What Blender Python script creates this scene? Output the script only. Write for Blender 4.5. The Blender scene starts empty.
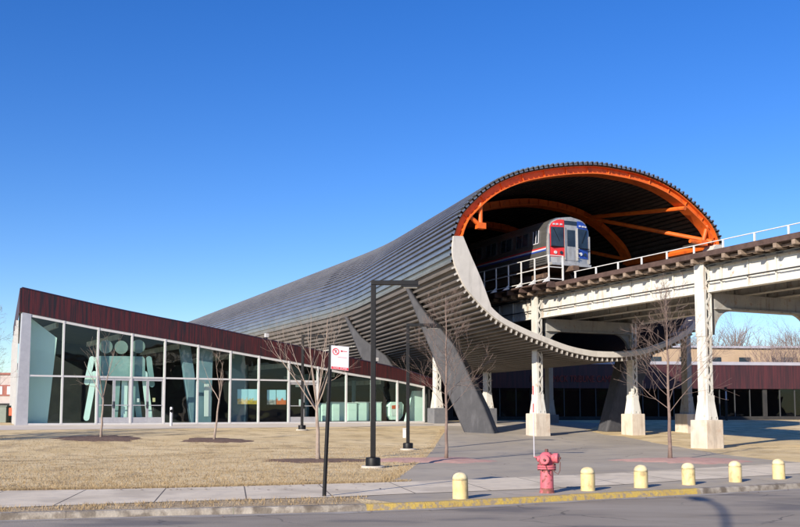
import bpy, bmesh, math, random
from mathutils import Vector, Matrix
R = math.radians
sc = bpy.context.scene
COL = sc.collection
# ------------------------------------------------------------------ camera model / surveying helpers
F_PX, PITCH, CX, CY, EYE = 950.0, R(5), 400.0, 329.0, 1.6
CP, SP = math.cos(PITCH), math.sin(PITCH)
CAM = Vector((0, 0, EYE))
def ray(x, y):
    u = (x - CX) / F_PX; v = (CY - y) / F_PX
    return Vector((u, CP - v * SP, SP + v * CP))
def at_depth(x, y, D):
    d = ray(x, y); return CAM + d * (D / d.y)
def at_plane(x, y, p, n):
    d = ray(x, y); p = Vector(p); n = Vector(n)
    return CAM + d * ((p - CAM).dot(n) / d.dot(n))
# facade frame (glazed pavilion) : L along, z up, o towards the street
FP0 = Vector((-20.6, 53.0, 0)); FU = Vector((.853, .5225, 0)).normalized(); FN = Vector((FU.y, -FU.x, 0))
def FA(L, z, o=0.0): 
    p = FP0 + FU * L + FN * o; return Vector((p.x, p.y, z))
def f_px(x, y, o=0.0):
    p = at_plane(x, y, FP0 + FN * o, FN); return (p - FP0).dot(FU), p.z
# track frame : w across (to the right), t along (towards the street), origin at the bent by the tube mouth
TB = Vector((8.06, 54.3, 0)); TD = Vector((.4436, -.896, 0)).normalized(); TR = Vector((-TD.y, TD.x, 0))
TANG = math.atan2(TR.y, TR.x)
def TT(w, t, z):
    p = TB + TR * w + TD * t; return Vector((p.x, p.y, z))
# terrain : level near the street, rising gently to the pavilion
ZT = .87
def tdist(x, y): return (Vector((x, y, 0)) - FP0).dot(FN)
def zg(x, y):
    t = tdist(x, y)
    return ZT if t <= 0 else (0.0 if t >= 20 else ZT * (1 - t / 20))
def gp(x, y):
    """pixel -> ground point"""
    d = ray(x, y); D = 5.0
    prev = None
    while D < 400:
        p = CAM + d * (D / d.y)
        if p.z <= zg(p.x, p.y): return Vector((p.x, p.y, zg(p.x, p.y)))
        D += .02
    p = CAM + d * (400 / d.y); return Vector((p.x, p.y, ZT))
# ------------------------------------------------------------------ materials
MATS = {}
def mat(name, col, rough=.6, metal=0.0, col2=None, scale=3.0, detail=6.0, bump=0.0, bscale=None, lo=.35, hi=.65,
        stretch=(1, 1, 1), col3=None, scale3=20.0, amt3=.5, lo3=.5, hi3=.7, spec=None, aniso=None):
    m = bpy.data.materials.new(name); m.use_nodes = True
    nt = m.node_tree; N = nt.nodes; Lk = nt.links
    b = N['Principled BSDF']
    b.inputs['Base Color'].default_value = (*col, 1); b.inputs['Roughness'].default_value = rough
    b.inputs['Metallic'].default_value = metal
    if spec is not None: b.inputs['Specular IOR Level'].default_value = spec
    tc = N.new('ShaderNodeTexCoord'); mp = N.new('ShaderNodeMapping'); mp.inputs['Scale'].default_value = stretch
    geo = N.new('ShaderNodeNewGeometry'); Lk.new(geo.outputs['Position'], mp.inputs['Vector'])
    out = None
    if col2 is not None:
        n = N.new('ShaderNodeTexNoise'); n.inputs['Scale'].default_value = scale; n.inputs['Detail'].default_value = detail
        n.inputs['Roughness'].default_value = .62
        Lk.new(mp.outputs[0], n.inputs['Vector'])
        r = N.new('ShaderNodeValToRGB'); r.color_ramp.elements[0].position = lo; r.color_ramp.elements[1].position = hi
        r.color_ramp.elements[0].color = (*col, 1); r.color_ramp.elements[1].color = (*col2, 1)
        Lk.new(n.outputs['Fac'], r.inputs['Fac']); out = r.outputs['Color']
    if col3 is not None:
        n3 = N.new('ShaderNodeTexNoise'); n3.inputs['Scale'].default_value = scale3; n3.inputs['Detail'].default_value = 5
        Lk.new(mp.outputs[0], n3.inputs['Vector'])
        r3 = N.new('ShaderNodeMapRange'); r3.inputs['From Min'].default_value = lo3; r3.inputs['From Max'].default_value = hi3
        r3.inputs['To Max'].default_value = amt3
        Lk.new(n3.outputs['Fac'], r3.inputs['Value'])
        mx = N.new('ShaderNodeMix'); mx.data_type = 'RGBA'
        Lk.new(r3.outputs[0], mx.inputs['Factor'])
        if out is not None: Lk.new(out, mx.inputs['A'])
        else: mx.inputs['A'].default_value = (*col, 1)
        mx.inputs['B'].default_value = (*col3, 1); out = mx.outputs['Result']
    if out is not None: Lk.new(out, b.inputs['Base Color'])
    if bump:
        nb = N.new('ShaderNodeTexNoise'); nb.inputs['Scale'].default_value = bscale or scale * 4; nb.inputs['Detail'].default_value = 6
        Lk.new(mp.outputs[0], nb.inputs['Vector'])
        bp = N.new('ShaderNodeBump'); bp.inputs['Strength'].default_value = bump; bp.inputs['Distance'].default_value = .05
        Lk.new(nb.outputs['Fac'], bp.inputs['Height']); Lk.new(bp.outputs['Normal'], b.inputs['Normal'])
    MATS[name] = m; return m
def add_cracks(m, scale, width, amt, col=(.05, .045, .04), sc=(1, 1, 1)):
    N = m.node_tree.nodes; Lk = m.node_tree.links; b = N['Principled BSDF']; src = b.inputs['Base Color'].links[0].from_socket
    g = N.new('ShaderNodeNewGeometry'); nz = N.new('ShaderNodeTexNoise'); nz.inputs['Scale'].default_value = 1.3; nz.inputs['Detail'].default_value = 5
    Lk.new(g.outputs['Position'], nz.inputs['Vector'])
    ad = N.new('ShaderNodeVectorMath'); ad.operation = 'MULTIPLY_ADD'; ad.inputs[1].default_value = (.7, .7, 0); Lk.new(nz.outputs['Color'], ad.inputs[0]); Lk.new(g.outputs['Position'], ad.inputs[2])
    mp = N.new('ShaderNodeMapping'); mp.inputs['Scale'].default_value = sc; Lk.new(ad.outputs[0], mp.inputs['Vector'])
    v = N.new('ShaderNodeTexVoronoi'); v.feature = 'DISTANCE_TO_EDGE'; v.voronoi_dimensions = '2D'; v.inputs['Scale'].default_value = scale; Lk.new(mp.outputs[0], v.inputs['Vector'])
    r = N.new('ShaderNodeMapRange'); r.inputs['From Min'].default_value = 0; r.inputs['From Max'].default_value = width; r.inputs['To Min'].default_value = amt; r.inputs['To Max'].default_value = 0
    Lk.new(v.outputs['Distance'], r.inputs['Value'])
    n2 = N.new('ShaderNodeTexNoise'); n2.inputs['Scale'].default_value = .35; Lk.new(g.outputs['Position'], n2.inputs['Vector'])
    r2 = N.new('ShaderNodeMapRange'); r2.inputs['From Min'].default_value = .42; r2.inputs['From Max'].default_value = .58; Lk.new(n2.outputs['Fac'], r2.inputs['Value'])
    ml = N.new('ShaderNodeMath'); ml.operation = 'MULTIPLY'; Lk.new(r.outputs[0], ml.inputs[0]); Lk.new(r2.outputs[0], ml.inputs[1])
    mx = N.new('ShaderNodeMix'); mx.data_type = 'RGBA'; Lk.new(ml.outputs[0], mx.inputs['Factor']); Lk.new(src, mx.inputs['A']); mx.inputs['B'].default_value = (*col, 1)
    Lk.new(mx.outputs['Result'], b.inputs['Base Color'])
def add_streaks(m, col, amt, lo=.52, hi=.72, scale=5.0, stretch=(1, 1, .12)):
    N = m.node_tree.nodes; Lk = m.node_tree.links; b = N['Principled BSDF']; src = b.inputs['Base Color'].links[0].from_socket
    g = N.new('ShaderNodeNewGeometry'); mp = N.new('ShaderNodeMapping'); mp.inputs['Scale'].default_value = stretch; Lk.new(g.outputs['Position'], mp.inputs['Vector'])
    n = N.new('ShaderNodeTexNoise'); n.inputs['Scale'].default_value = scale; n.inputs['Detail'].default_value = 4; Lk.new(mp.outputs[0], n.inputs['Vector'])
    r = N.new('ShaderNodeMapRange'); r.inputs['From Min'].default_value = lo; r.inputs['From Max'].default_value = hi; r.inputs['To Max'].default_value = amt; Lk.new(n.outputs['Fac'], r.inputs['Value'])
    mx = N.new('ShaderNodeMix'); mx.data_type = 'RGBA'; Lk.new(r.outputs[0], mx.inputs['Factor']); Lk.new(src, mx.inputs['A']); mx.inputs['B'].default_value = (*col, 1)
    Lk.new(mx.outputs['Result'], b.inputs['Base Color'])
def glass_mat(name, tint, gloss=(1, 1, 1), ior=1.45):
    m = bpy.data.materials.new(name); m.use_nodes = True; nt = m.node_tree; N = nt.nodes; Lk = nt.links
    N.remove(N['Principled BSDF']); o = N['Material Output']
    tr = N.new('ShaderNodeBsdfTransparent'); tr.inputs['Color'].default_value = (*tint, 1)
    gl = N.new('ShaderNodeBsdfGlossy'); gl.inputs['Roughness'].default_value = .01; gl.inputs['Color'].default_value = (*gloss, 1)
    fr = N.new('ShaderNodeFresnel'); fr.inputs['IOR'].default_value = ior
    gp_ = N.new('ShaderNodeNewGeometry'); nz = N.new('ShaderNodeTexNoise'); nz.inputs['Scale'].default_value = .9; nz.inputs['Detail'].default_value = 1
    Lk.new(gp_.outputs['Position'], nz.inputs['Vector']); bp = N.new('ShaderNodeBump'); bp.inputs['Strength'].default_value = .25; bp.inputs['Distance'].default_value = .03
    Lk.new(nz.outputs['Fac'], bp.inputs['Height']); Lk.new(bp.outputs['Normal'], gl.inputs['Normal'])
    mx = N.new('ShaderNodeMixShader')
    geo = N.new('ShaderNodeNewGeometry'); inv = N.new('ShaderNodeMath'); inv.operation = 'SUBTRACT'; inv.inputs[0].default_value = 1; Lk.new(geo.outputs['Backfacing'], inv.inputs[1])
    ml = N.new('ShaderNodeMath'); ml.operation = 'MULTIPLY'; Lk.new(fr.outputs[0], ml.inputs[0]); Lk.new(inv.outputs[0], ml.inputs[1])
    Lk.new(ml.outputs[0], mx.inputs[0]); Lk.new(tr.outputs[0], mx.inputs[1]); Lk.new(gl.outputs[0], mx.inputs[2])
    Lk.new(mx.outputs[0], o.inputs['Surface'])
    MATS[name] = m; return m

M_lawn = mat('dry_grass', (.61, .455, .225), .95, 0, (.75, .59, .335), .35, 8, bump=.9, bscale=14, col3=(.29, .205, .11), scale3=1.1, amt3=.6, lo3=.5, hi3=.66)
M_verge = mat('verge_grass', (.36, .26, .145), .95, 0, (.50, .385, .23), 1.2, 8, bump=.8, bscale=25, col3=(.17, .11, .06), scale3=5, amt3=.6)
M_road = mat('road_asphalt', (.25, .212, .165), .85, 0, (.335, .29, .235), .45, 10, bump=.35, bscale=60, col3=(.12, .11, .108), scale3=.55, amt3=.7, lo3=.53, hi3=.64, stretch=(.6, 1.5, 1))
M_plaza = mat('plaza_asphalt', (.345, .295, .225), .9, 0, (.425, .37, .29), .3, 8, bump=.25, bscale=50, col3=(.20, .19, .18), scale3=1.2, amt3=.5)
M_walk = mat('concrete_walk', (.61, .52, .385), .9, 0, (.70, .605, .46), .8, 8, bump=.15, bscale=40, col3=(.38, .34, .30), scale3=3, amt3=.4)
M_fore = mat('forecourt_concrete', (.56, .49, .41), .9, 0, (.64, .57, .48), .6, 6, bump=.1, bscale=30)
M_joint = mat('joint_dirt', (.14, .12, .10), .95)
M_kerb = mat('kerb_concrete', (.27, .235, .19), .9, 0, (.40, .36, .30), 2.5, 8, bump=.3, bscale=25, col3=(.16, .13, .10), scale3=4, amt3=.75, lo3=.5, hi3=.62)
M_kerby = mat('kerb_yellow_paint', (.52, .37, .075), .8, 0, (.40, .28, .09), 3.5, 10, bump=.3, bscale=25, col3=(.27, .225, .17), scale3=11, amt3=.9, lo3=.5, hi3=.62)
M_gutter = mat('gutter_dust', (.27, .24, .21), .95, 0, (.36, .33, .29), 2, 8, bump=.2, bscale=40)
M_mulch = mat('mulch', (.12, .07, .05), 1, 0, (.22, .14, .10), 9, 6, bump=1, bscale=30)
M_pave_pink = mat('pink_pavers', (.46, .26, .21), .9, 0, (.54, .34, .28), 3, 6, bump=.3, bscale=25, col3=(.25, .17, .15), scale3=6, amt3=.5)
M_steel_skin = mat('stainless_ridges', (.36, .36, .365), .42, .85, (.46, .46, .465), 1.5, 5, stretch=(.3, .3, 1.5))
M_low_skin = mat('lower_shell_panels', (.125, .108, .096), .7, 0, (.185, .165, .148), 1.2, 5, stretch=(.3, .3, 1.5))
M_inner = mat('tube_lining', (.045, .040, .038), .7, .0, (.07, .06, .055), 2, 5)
M_orange = mat('orange_steel', (.76, .145, .016), .55, 0, (.66, .115, .014), 1.5, 6, col3=(.34, .06, .015), scale3=3, amt3=.5, lo3=.55, hi3=.7)
M_fascia_c = mat('tube_mouth_concrete', (.50, .475, .43), .85, 0, (.58, .55, .50), 1.5, 6, bump=.1, bscale=15, col3=(.48, .45, .40), scale3=2.5, amt3=.35)
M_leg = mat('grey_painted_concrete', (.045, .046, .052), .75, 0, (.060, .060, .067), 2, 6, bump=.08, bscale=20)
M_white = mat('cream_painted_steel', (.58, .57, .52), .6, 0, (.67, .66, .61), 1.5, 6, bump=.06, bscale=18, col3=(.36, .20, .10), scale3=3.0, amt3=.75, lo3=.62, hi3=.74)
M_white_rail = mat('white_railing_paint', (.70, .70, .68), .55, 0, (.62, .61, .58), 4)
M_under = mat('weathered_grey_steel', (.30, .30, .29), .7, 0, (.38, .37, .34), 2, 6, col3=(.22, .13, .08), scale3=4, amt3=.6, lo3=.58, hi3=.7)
M_plinth = mat('old_concrete', (.56, .48, .39), .9, 0, (.64, .57, .47), 2.0, 8, bump=.25, bscale=18, col3=(.42, .27, .16), scale3=1.6, amt3=.55, lo3=.55, hi3=.72)
M_plinth_g = mat('grey_painted_plinth', (.13, .135, .15), .75, 0, (.17, .17, .18), 3)
M_timber = mat('dark_timber', (.060, .035, .028), .85, 0, (.10, .06, .05), 3, 6, bump=.2, bscale=20)
M_tie = mat('tie_ends', (.20, .145, .105), .9, 0, (.33, .25, .19), 5, 6)
M_rail = mat('rail_steel', (.16, .10, .07), .5, .6)
M_cable = mat('cable_black', (.03, .03, .03), .6)
M_fascia_r = mat('red_black_panels', (.012, .009, .012), .5, 0, (.075, .011, .013), 2.6, 4, lo=.36, hi=.62, stretch=(4.0, 4.0, .18))
M_fascia_seam = mat('panel_cap', (.05, .03, .06), .4, .4)
M_alu = mat('silver_aluminium', (.56, .55, .56), .45, .55, (.64, .63, .63), 3)
M_alu_w = mat('pale_frame', (.62, .61, .60), .5, .2, (.68, .67, .65), 3)
M_glass = glass_mat('green_glass', (.91, .975, .955))
M_glass_d = glass_mat('dark_glass', (.62, .68, .68))
M_wind = mat('train_window', (.03, .045, .06), .06, 0, (.015, .02, .03), 1.2)
M_dark = mat('dark_interior', (.022, .022, .024), .9, 0, (.04, .038, .036), 1)
M_floor_in = mat('interior_floor', (.05, .05, .05), .6, 0, (.075, .07, .065), 2)
M_mint = mat('mint_wall', (.72, .86, .77), .7, 0, (.76, .89, .81), 1)
M_blueslab = mat('blue_grey_slab', (.16, .24, .29), .7, 0, (.20, .29, .34), 1.2)
M_hallframe = mat('dark_grey_frame', (.10, .10, .105), .5, .3)
M_film = mat('mint_film', (.72, .86, .80), .6, 0, (.78, .90, .85), 1.5)
M_film_d = mat('dim_film', (.24, .36, .35), .6, 0, (.30, .43, .41), 1.5)
M_disc = mat('grey_green_film', (.19, .25, .22), .6, 0, (.25, .31, .27), 1.5)
M_black = mat('black_paint', (.005, .005, .006), .5, 0, (.009, .009, .010), 8, spec=.3)
M_concpad = mat('lamp_pad', (.45, .41, .36), .9, 0, (.52, .48, .42), 4)
M_lens = mat('lamp_lens', (.65, .66, .64), .3)
M_yel = mat('cream_yellow_paint', (.70, .54, .23), .6, 0, (.75, .61, .31), 4, 6, bump=.08, bscale=20, col3=(.55, .40, .15), scale3=9, amt3=.5, lo3=.56, hi3=.7)
M_yeltop = mat('pale_yellow_top', (.71, .57, .27), .65, 0, (.78, .68, .43), 5)  # paler yellow, used for the bollard domes
M_hyd = mat('faded_pink_paint', (.52, .095, .125), .6, 0, (.58, .15, .18), 5, 6, bump=.12, bscale=20, col3=(.17, .055, .04), scale3=10, amt3=.9, lo3=.55, hi3=.66)
M_hyd_base = mat('rusty_pink_paint', (.46, .12, .13), .7, 0, (.20, .07, .05), 7, 6, bump=.2, bscale=25, lo=.42, hi=.55)
M_hyd_d = mat('rust_brown', (.14, .06, .05), .8)
M_red = mat('red_paint', (.62, .03, .03), .35, 0, (.56, .03, .03), 3)
M_blue = mat('blue_paint', (.02, .075, .42), .35, 0, (.02, .065, .36), 3)
M_train = mat('stainless_train', (.30, .30, .295), .34, .8, (.40, .39, .38), 1, 6, stretch=(1, 1, 12))
M_train_f = mat('train_front_silver', (.52, .51, .49), .42, .4, (.44, .43, .41), 5)
M_truck = mat('brown_trucks', (.09, .055, .04), .8, 0, (.16, .10, .07), 6)
M_signw = mat('sign_white', (.55, .55, .60), .5)
M_signr = mat('sign_red', (.55, .012, .03), .5)
M_redtext = mat('dark_red_lettering', (.26, .03, .015), .6)
M_bark_p = mat('pale_bark', (.26, .20, .16), .85, 0, (.35, .28, .23), 6, 6)
M_bark_d = mat('brown_bark', (.16, .11, .09), .85, 0, (.24, .175, .145), 6, 6)
M_bark_far = mat('far_bark', (.21, .15, .13), .9, 0, (.27, .20, .17), 2)
M_tan = mat('tan_brick', (.40, .29, .19), .9, 0, (.46, .34, .23), .6, 5, bump=.1, bscale=10)
M_roofedge = mat('pale_roof_edge', (.40, .39, .44), .6, .2, (.46, .45, .50), 1)
M_housew = mat('pale_wall', (.42, .37, .35), .85, 0, (.48, .42, .40), 1)
M_brickr = mat('red_brick', (.28, .10, .08), .9, 0, (.33, .14, .11), 2)
M_navy = mat('navy_tank', (.035, .05, .12), .6)
M_orangesign = mat('orange_board', (.65, .09, .03), .6)
M_green_box = mat('grey_green_metal', (.16, .19, .16), .7, 0, (.2, .23, .2), 2)
M_wintxt = mat('paper_white', (.72, .73, .70), .7)
for m_ in (M_yel, M_yeltop):
    N_ = m_.node_tree.nodes; oi = N_.new('ShaderNodeObjectInfo'); mu = N_.new('ShaderNodeMath'); mu.operation = 'MULTIPLY'; mu.inputs[1].default_value = 60
    m_.node_tree.links.new(oi.outputs['Random'], mu.inputs[0])
    for n_ in N_:
        if n_.type == 'MAPPING': m_.node_tree.links.new(mu.outputs[0], n_.inputs['Location'])
add_streaks(M_yel, (.36, .27, .14), .7, lo=.5, hi=.64, scale=7, stretch=(1, 1, .7)); add_streaks(M_yeltop, (.40, .33, .2), .6, lo=.5, hi=.62, scale=6, stretch=(1, 1, 1))
add_streaks(M_kerb, (.10, .08, .06), .7, lo=.5, hi=.6, scale=3, stretch=(1, 1, 1)); add_streaks(M_walk, (.36, .30, .22), .5, lo=.5, hi=.65, scale=.7, stretch=(1, 1, 1))
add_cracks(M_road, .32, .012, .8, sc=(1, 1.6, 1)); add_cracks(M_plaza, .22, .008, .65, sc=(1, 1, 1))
add_streaks(M_white, (.34, .21, .12), .55); add_streaks(M_under, (.12, .08, .05), .5); add_streaks(M_fascia_c, (.30, .28, .25), .45); add_streaks(M_plinth, (.30, .24, .18), .45)
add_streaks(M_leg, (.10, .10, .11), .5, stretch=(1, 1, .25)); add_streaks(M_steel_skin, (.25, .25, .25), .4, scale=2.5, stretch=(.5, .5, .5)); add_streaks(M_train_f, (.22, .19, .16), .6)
def poster_mat(name, seed, c1, c2, sky):
    m = bpy.data.materials.new(name); m.use_nodes = True; N = m.node_tree.nodes; Lk = m.node_tree.links; b = N['Principled BSDF']
    tc = N.new('ShaderNodeNewGeometry'); mp = N.new('ShaderNodeMapping'); mp.inputs['Location'].default_value = (seed * 3.1, seed, 0)
    Lk.new(tc.outputs['Position'], mp.inputs['Vector'])
    v = N.new('ShaderNodeTexVoronoi'); v.inputs['Scale'].default_value = 5.5; Lk.new(mp.outputs[0], v.inputs['Vector'])
    r = N.new('ShaderNodeValToRGB'); r.color_ramp.elements[0].color = (*c1, 1); r.color_ramp.elements[1].color = (*c2, 1)
    Lk.new(v.outputs['Distance'], r.inputs['Fac'])
    sp = N.new('ShaderNodeSeparateXYZ'); Lk.new(tc.outputs['Position'], sp.inputs[0])
    n = N.new('ShaderNodeTexNoise'); n.inputs['Scale'].default_value = 4; Lk.new(mp.outputs[0], n.inputs['Vector'])
    ad = N.new('ShaderNodeMath'); ad.operation = 'MULTIPLY_ADD'; ad.inputs[1].default_value = .5; Lk.new(n.outputs['Fac'], ad.inputs[0]); Lk.new(sp.outputs['Z'], ad.inputs[2])
    st = N.new('ShaderNodeMapRange'); st.inputs['From Min'].default_value = 2.62; st.inputs['From Max'].default_value = 2.72; Lk.new(ad.outputs[0], st.inputs['Value'])
    mx = N.new('ShaderNodeMix'); mx.data_type = 'RGBA'; Lk.new(st.outputs[0], mx.inputs['Factor']); Lk.new(r.outputs[0], mx.inputs['A']); mx.inputs['B'].default_value = (*sky, 1)
    Lk.new(mx.outputs['Result'], b.inputs['Base Color']); b.inputs['Roughness'].default_value = .6
    return m
# ------------------------------------------------------------------ mesh builder
OFF = {}
class MB:
    def __init__(s): s.v = []; s.f = []; s.mi = []
    def add(s, vs, fs, mi=0):
        o = len(s.v); s.v += [Vector(p) for p in vs]
        for f in fs: s.f.append([i + o for i in f]); s.mi.append(mi)
        return s
    def hexa(s, b, t, mi=0):
        """prism between two equal-length loops"""
        n = len(b); fs = [list(range(n))[::-1], list(range(n, 2 * n))]
        fs += [[i, (i + 1) % n, n + (i + 1) % n, n + i] for i in range(n)]
        return s.add(list(b) + list(t), fs, mi)
    def box(s, c, size, mi=0, rot=0.0):
        c = Vector(c); hx, hy, hz = size[0] / 2, size[1] / 2, size[2] / 2
        ca, sa = math.cos(rot), math.sin(rot)
        P = lambda x, y, z: c + Vector((x * ca - y * sa, x * sa + y * ca, z))
        return s.hexa([P(-hx, -hy, -hz), P(hx, -hy, -hz), P(hx, hy, -hz), P(-hx, hy, -hz)],
                      [P(-hx, -hy, hz), P(hx, -hy, hz), P(hx, hy, hz), P(-hx, hy, hz)], mi)
    def tbox(s, w0, w1, t0, t1, z0, z1, mi=0):
        return s.hexa([TT(w0, t0, z0), TT(w0, t1, z0), TT(w1, t1, z0), TT(w1, t0, z0)],
                      [TT(w0, t0, z1), TT(w0, t1, z1), TT(w1, t1, z1), TT(w1, t0, z1)], mi)
    def fbox(s, L0, L1, z0, z1, o0, o1, mi=0):
        return s.hexa([FA(L0, z0, o0), FA(L0, z0, o1), FA(L1, z0, o1), FA(L1, z0, o0)],
                      [FA(L0, z1, o0), FA(L0, z1, o1), FA(L1, z1, o1), FA(L1, z1, o0)], mi)
    def slab(s, loop, vec, mi=0):
        vec = Vector(vec); return s.hexa(loop, [Vector(p) + vec for p in loop], mi)
    def tube(s, pts, rads, n=8, mi=0, cap=True):
        pts = [Vector(p) for p in pts]; rings = []
        if not hasattr(rads, '__len__'): rads = [rads] * len(pts)
        ref = None; base = len(s.v)
        for i, p in enumerate(pts):
            d = (pts[min(i + 1, len(pts) - 1)] - pts[max(i - 1, 0)])
            if d.length < 1e-9: d = Vector((0, 0, 1))
            d.normalize()
            if ref is None: ref = Vector((1, 0, 0)) if abs(d.x) < .8 else Vector((0, 1, 0))
            a = d.cross(ref); 
            if a.length < 1e-6: ref = Vector((0, 0, 1)); a = d.cross(ref)
            a.normalize(); b = a.cross(d); ref = b * 1.0 if False else ref
            for k in range(n):
                th = 2 * math.pi * k / n
                s.v.append(p + (a * math.cos(th) + b * math.sin(th)) * rads[i])
        for i in range(len(pts) - 1):
            for k in range(n):
                k2 = (k + 1) % n
                s.f.append([base + i * n + k, base + i * n + k2, base + (i + 1) * n + k2, base + (i + 1) * n + k]); s.mi.append(mi)
        if cap:
            s.f.append([base + k for k in range(n)][::-1]); s.mi.append(mi)
            e = base + (len(pts) - 1) * n; s.f.append([e + k for k in range(n)]); s.mi.append(mi)
        return s
    def lathe(s, c, prof, n=24, mi=0):
        """prof: list of (r, z)"""
        return s.tube([Vector(c) + Vector((0, 0, z)) for r, z in prof], [max(r, 1e-4) for r, z in prof], n, mi) if False else s._lathe(c, prof, n, mi)
    def _lathe(s, c, prof, n, mi):
        base = len(s.v); c = Vector(c)
        for r, z in prof:
            for k in range(n):
                th = 2 * math.pi * k / n; s.v.append(c + Vector((max(r, 1e-4) * math.cos(th), max(r, 1e-4) * math.sin(th), z)))
        for i in range(len(prof) - 1):
            for k in range(n):
                k2 = (k + 1) % n; s.f.append([base + i * n + k, base + i * n + k2, base + (i + 1) * n + k2, base + (i + 1) * n + k]); s.mi.append(mi)
        s.f.append([base + k for k in range(n)][::-1]); s.mi.append(mi)
        e = base + (len(prof) - 1) * n; s.f.append([e + k for k in range(n)]); s.mi.append(mi)
        return s
    def build(s, name, mats, parent=None, smooth=False, bevel=0.0, sharp=35, bseg=2):
        me = bpy.data.meshes.new(name); off = OFF.get(parent, Vector((0, 0, 0))) if parent is not None else Vector((0, 0, 0))
        me.from_pydata([tuple(v - off) for v in s.v], [], s.f)
        ms = mats if isinstance(mats, (list, tuple)) else [mats]
        for m in ms: me.materials.append(m)
        me.polygons.foreach_set('material_index', s.mi)
        me.update()
        bm = bmesh.new(); bm.from_mesh(me)
        bmesh.ops.recalc_face_normals(bm, faces=bm.faces); bm.to_mesh(me); bm.free()
        if smooth:
            me.polygons.foreach_set('use_smooth', [True] * len(me.polygons))
            if sharp: me.set_sharp_from_angle(angle=R(sharp))
        o = bpy.data.objects.new(name, me); COL.objects.link(o)
        if parent is not None: o.parent = parent; OFF[o] = off
        else: OFF[o] = Vector((0, 0, 0))
        if bevel:
            bv = o.modifiers.new('edge', 'BEVEL'); bv.width = bevel; bv.segments = bseg; bv.limit_method = 'ANGLE'
        return o
def tag(o, label=None, cat=None, group=None, kind=None):
    if label: o['label'] = label
    if cat: o['category'] = cat
    if group: o['group'] = group
    if kind: o['kind'] = kind
    return o
def thing(name, label, cat, loc=(0, 0, 0), group=None, rz=0.0):
    o = bpy.data.objects.new(name, None); COL.objects.link(o); o.location = loc; o.rotation_euler = (0, 0, rz); o.empty_display_size = .3
    OFF[o] = Vector(loc) if rz == 0 else Vector((0, 0, 0))
    return tag(o, label, cat, group)
def copy_tree(o, parent=None):
    c = o.copy(); COL.objects.link(c); OFF[c] = OFF.get(o, Vector((0, 0, 0)))
    if parent is not None: c.parent = parent
    for ch in o.children: copy_tree(ch, c)
    return c
def text_obj(name, body, size, m, parent, loc, xdir, zdir=(0, 0, 1), width=None, extrude=.01, align='LEFT'):
    cu = bpy.data.curves.new(name, 'FONT'); cu.body = body; cu.size = size; cu.extrude = extrude; cu.align_x = align; cu.align_y = 'CENTER'
    cu.materials.append(m)
    o = bpy.data.objects.new(name, cu); COL.objects.link(o)
    x = Vector(xdir).normalized(); y = Vector(zdir).normalized(); z = x.cross(y)
    off = OFF.get(parent, Vector((0, 0, 0)))
    sx = 1.0
    if width:
        bpy.context.view_layer.update(); sx = width / max(o.dimensions.x, 1e-3)
    mtx = Matrix(((x.x, y.x, z.x, 0), (x.y, y.y, z.y, 0), (x.z, y.z, z.z, 0), (0, 0, 0, 1)))
    bpy.context.view_layer.update(); me = bpy.data.meshes.new_from_object(o.evaluated_get(bpy.context.evaluated_depsgraph_get())); bpy.data.objects.remove(o)
    me.transform(Matrix.Translation(Vector(loc) - off) @ mtx @ Matrix.Diagonal((sx, 1, 1, 1))); me.name = name
    if not me.materials: me.materials.append(m)
    o = bpy.data.objects.new(name, me); COL.objects.link(o); o.parent = parent
    return o
def smooth_line(pts, n):
    """catmull-rom through 2d points, n samples evenly by length"""
    P = [Vector(p) for p in pts]; dense = []
    for i in range(len(P) - 1):
        p0 = P[max(i - 1, 0)]; p1 = P[i]; p2 = P[i + 1]; p3 = P[min(i + 2, len(P) - 1)]
        for k in range(12):
            t = k / 12; dense.append(.5 * ((2 * p1) + (p2 - p0) * t + (2 * p0 - 5 * p1 + 4 * p2 - p3) * t * t + (3 * p1 - p0 - 3 * p2 + p3) * t ** 3))
    dense.append(P[-1])
    cum = [0]
    for a, b in zip(dense, dense[1:]): cum.append(cum[-1] + (b - a).length)
    res = []; j = 0
    for k in range(n):
        s = cum[-1] * k / (n - 1)
        while j < len(cum) - 2 and cum[j + 1] < s: j += 1
        f = (s - cum[j]) / max(cum[j + 1] - cum[j], 1e-9); res.append(dense[j].lerp(dense[j + 1], f))
    return res
# ------------------------------------------------------------------ ground sheets
def sheet(name, poly, m, lift, label=None, kind='structure', flat=None):
    bm = bmesh.new()
    fs = bm.faces.new([bm.verts.new((p[0], p[1], 0)) for p in poly])
    bmesh.ops.triangulate(bm, faces=[fs])
    if flat is None:
        for d in (0.0, 20.0):
            bmesh.ops.bisect_plane(bm, geom=bm.verts[:] + bm.edges[:] + bm.faces[:], plane_co=FP0 + FN * d, plane_no=FN, dist=1e-5)
    for v in bm.verts: v.co.z = (zg(v.co.x, v.co.y) if flat is None else flat) + lift
    bmesh.ops.recalc_face_normals(bm, faces=bm.faces)
    for f in bm.faces:
        if f.normal.z < 0: f.normal_flip()
    me = bpy.data.meshes.new(name); bm.to_mesh(me); bm.free(); me.materials.append(m)
    o = bpy.data.objects.new(name, me); COL.objects.link(o); tag(o, kind=kind); OFF[o] = Vector((0, 0, 0)); return o
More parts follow.
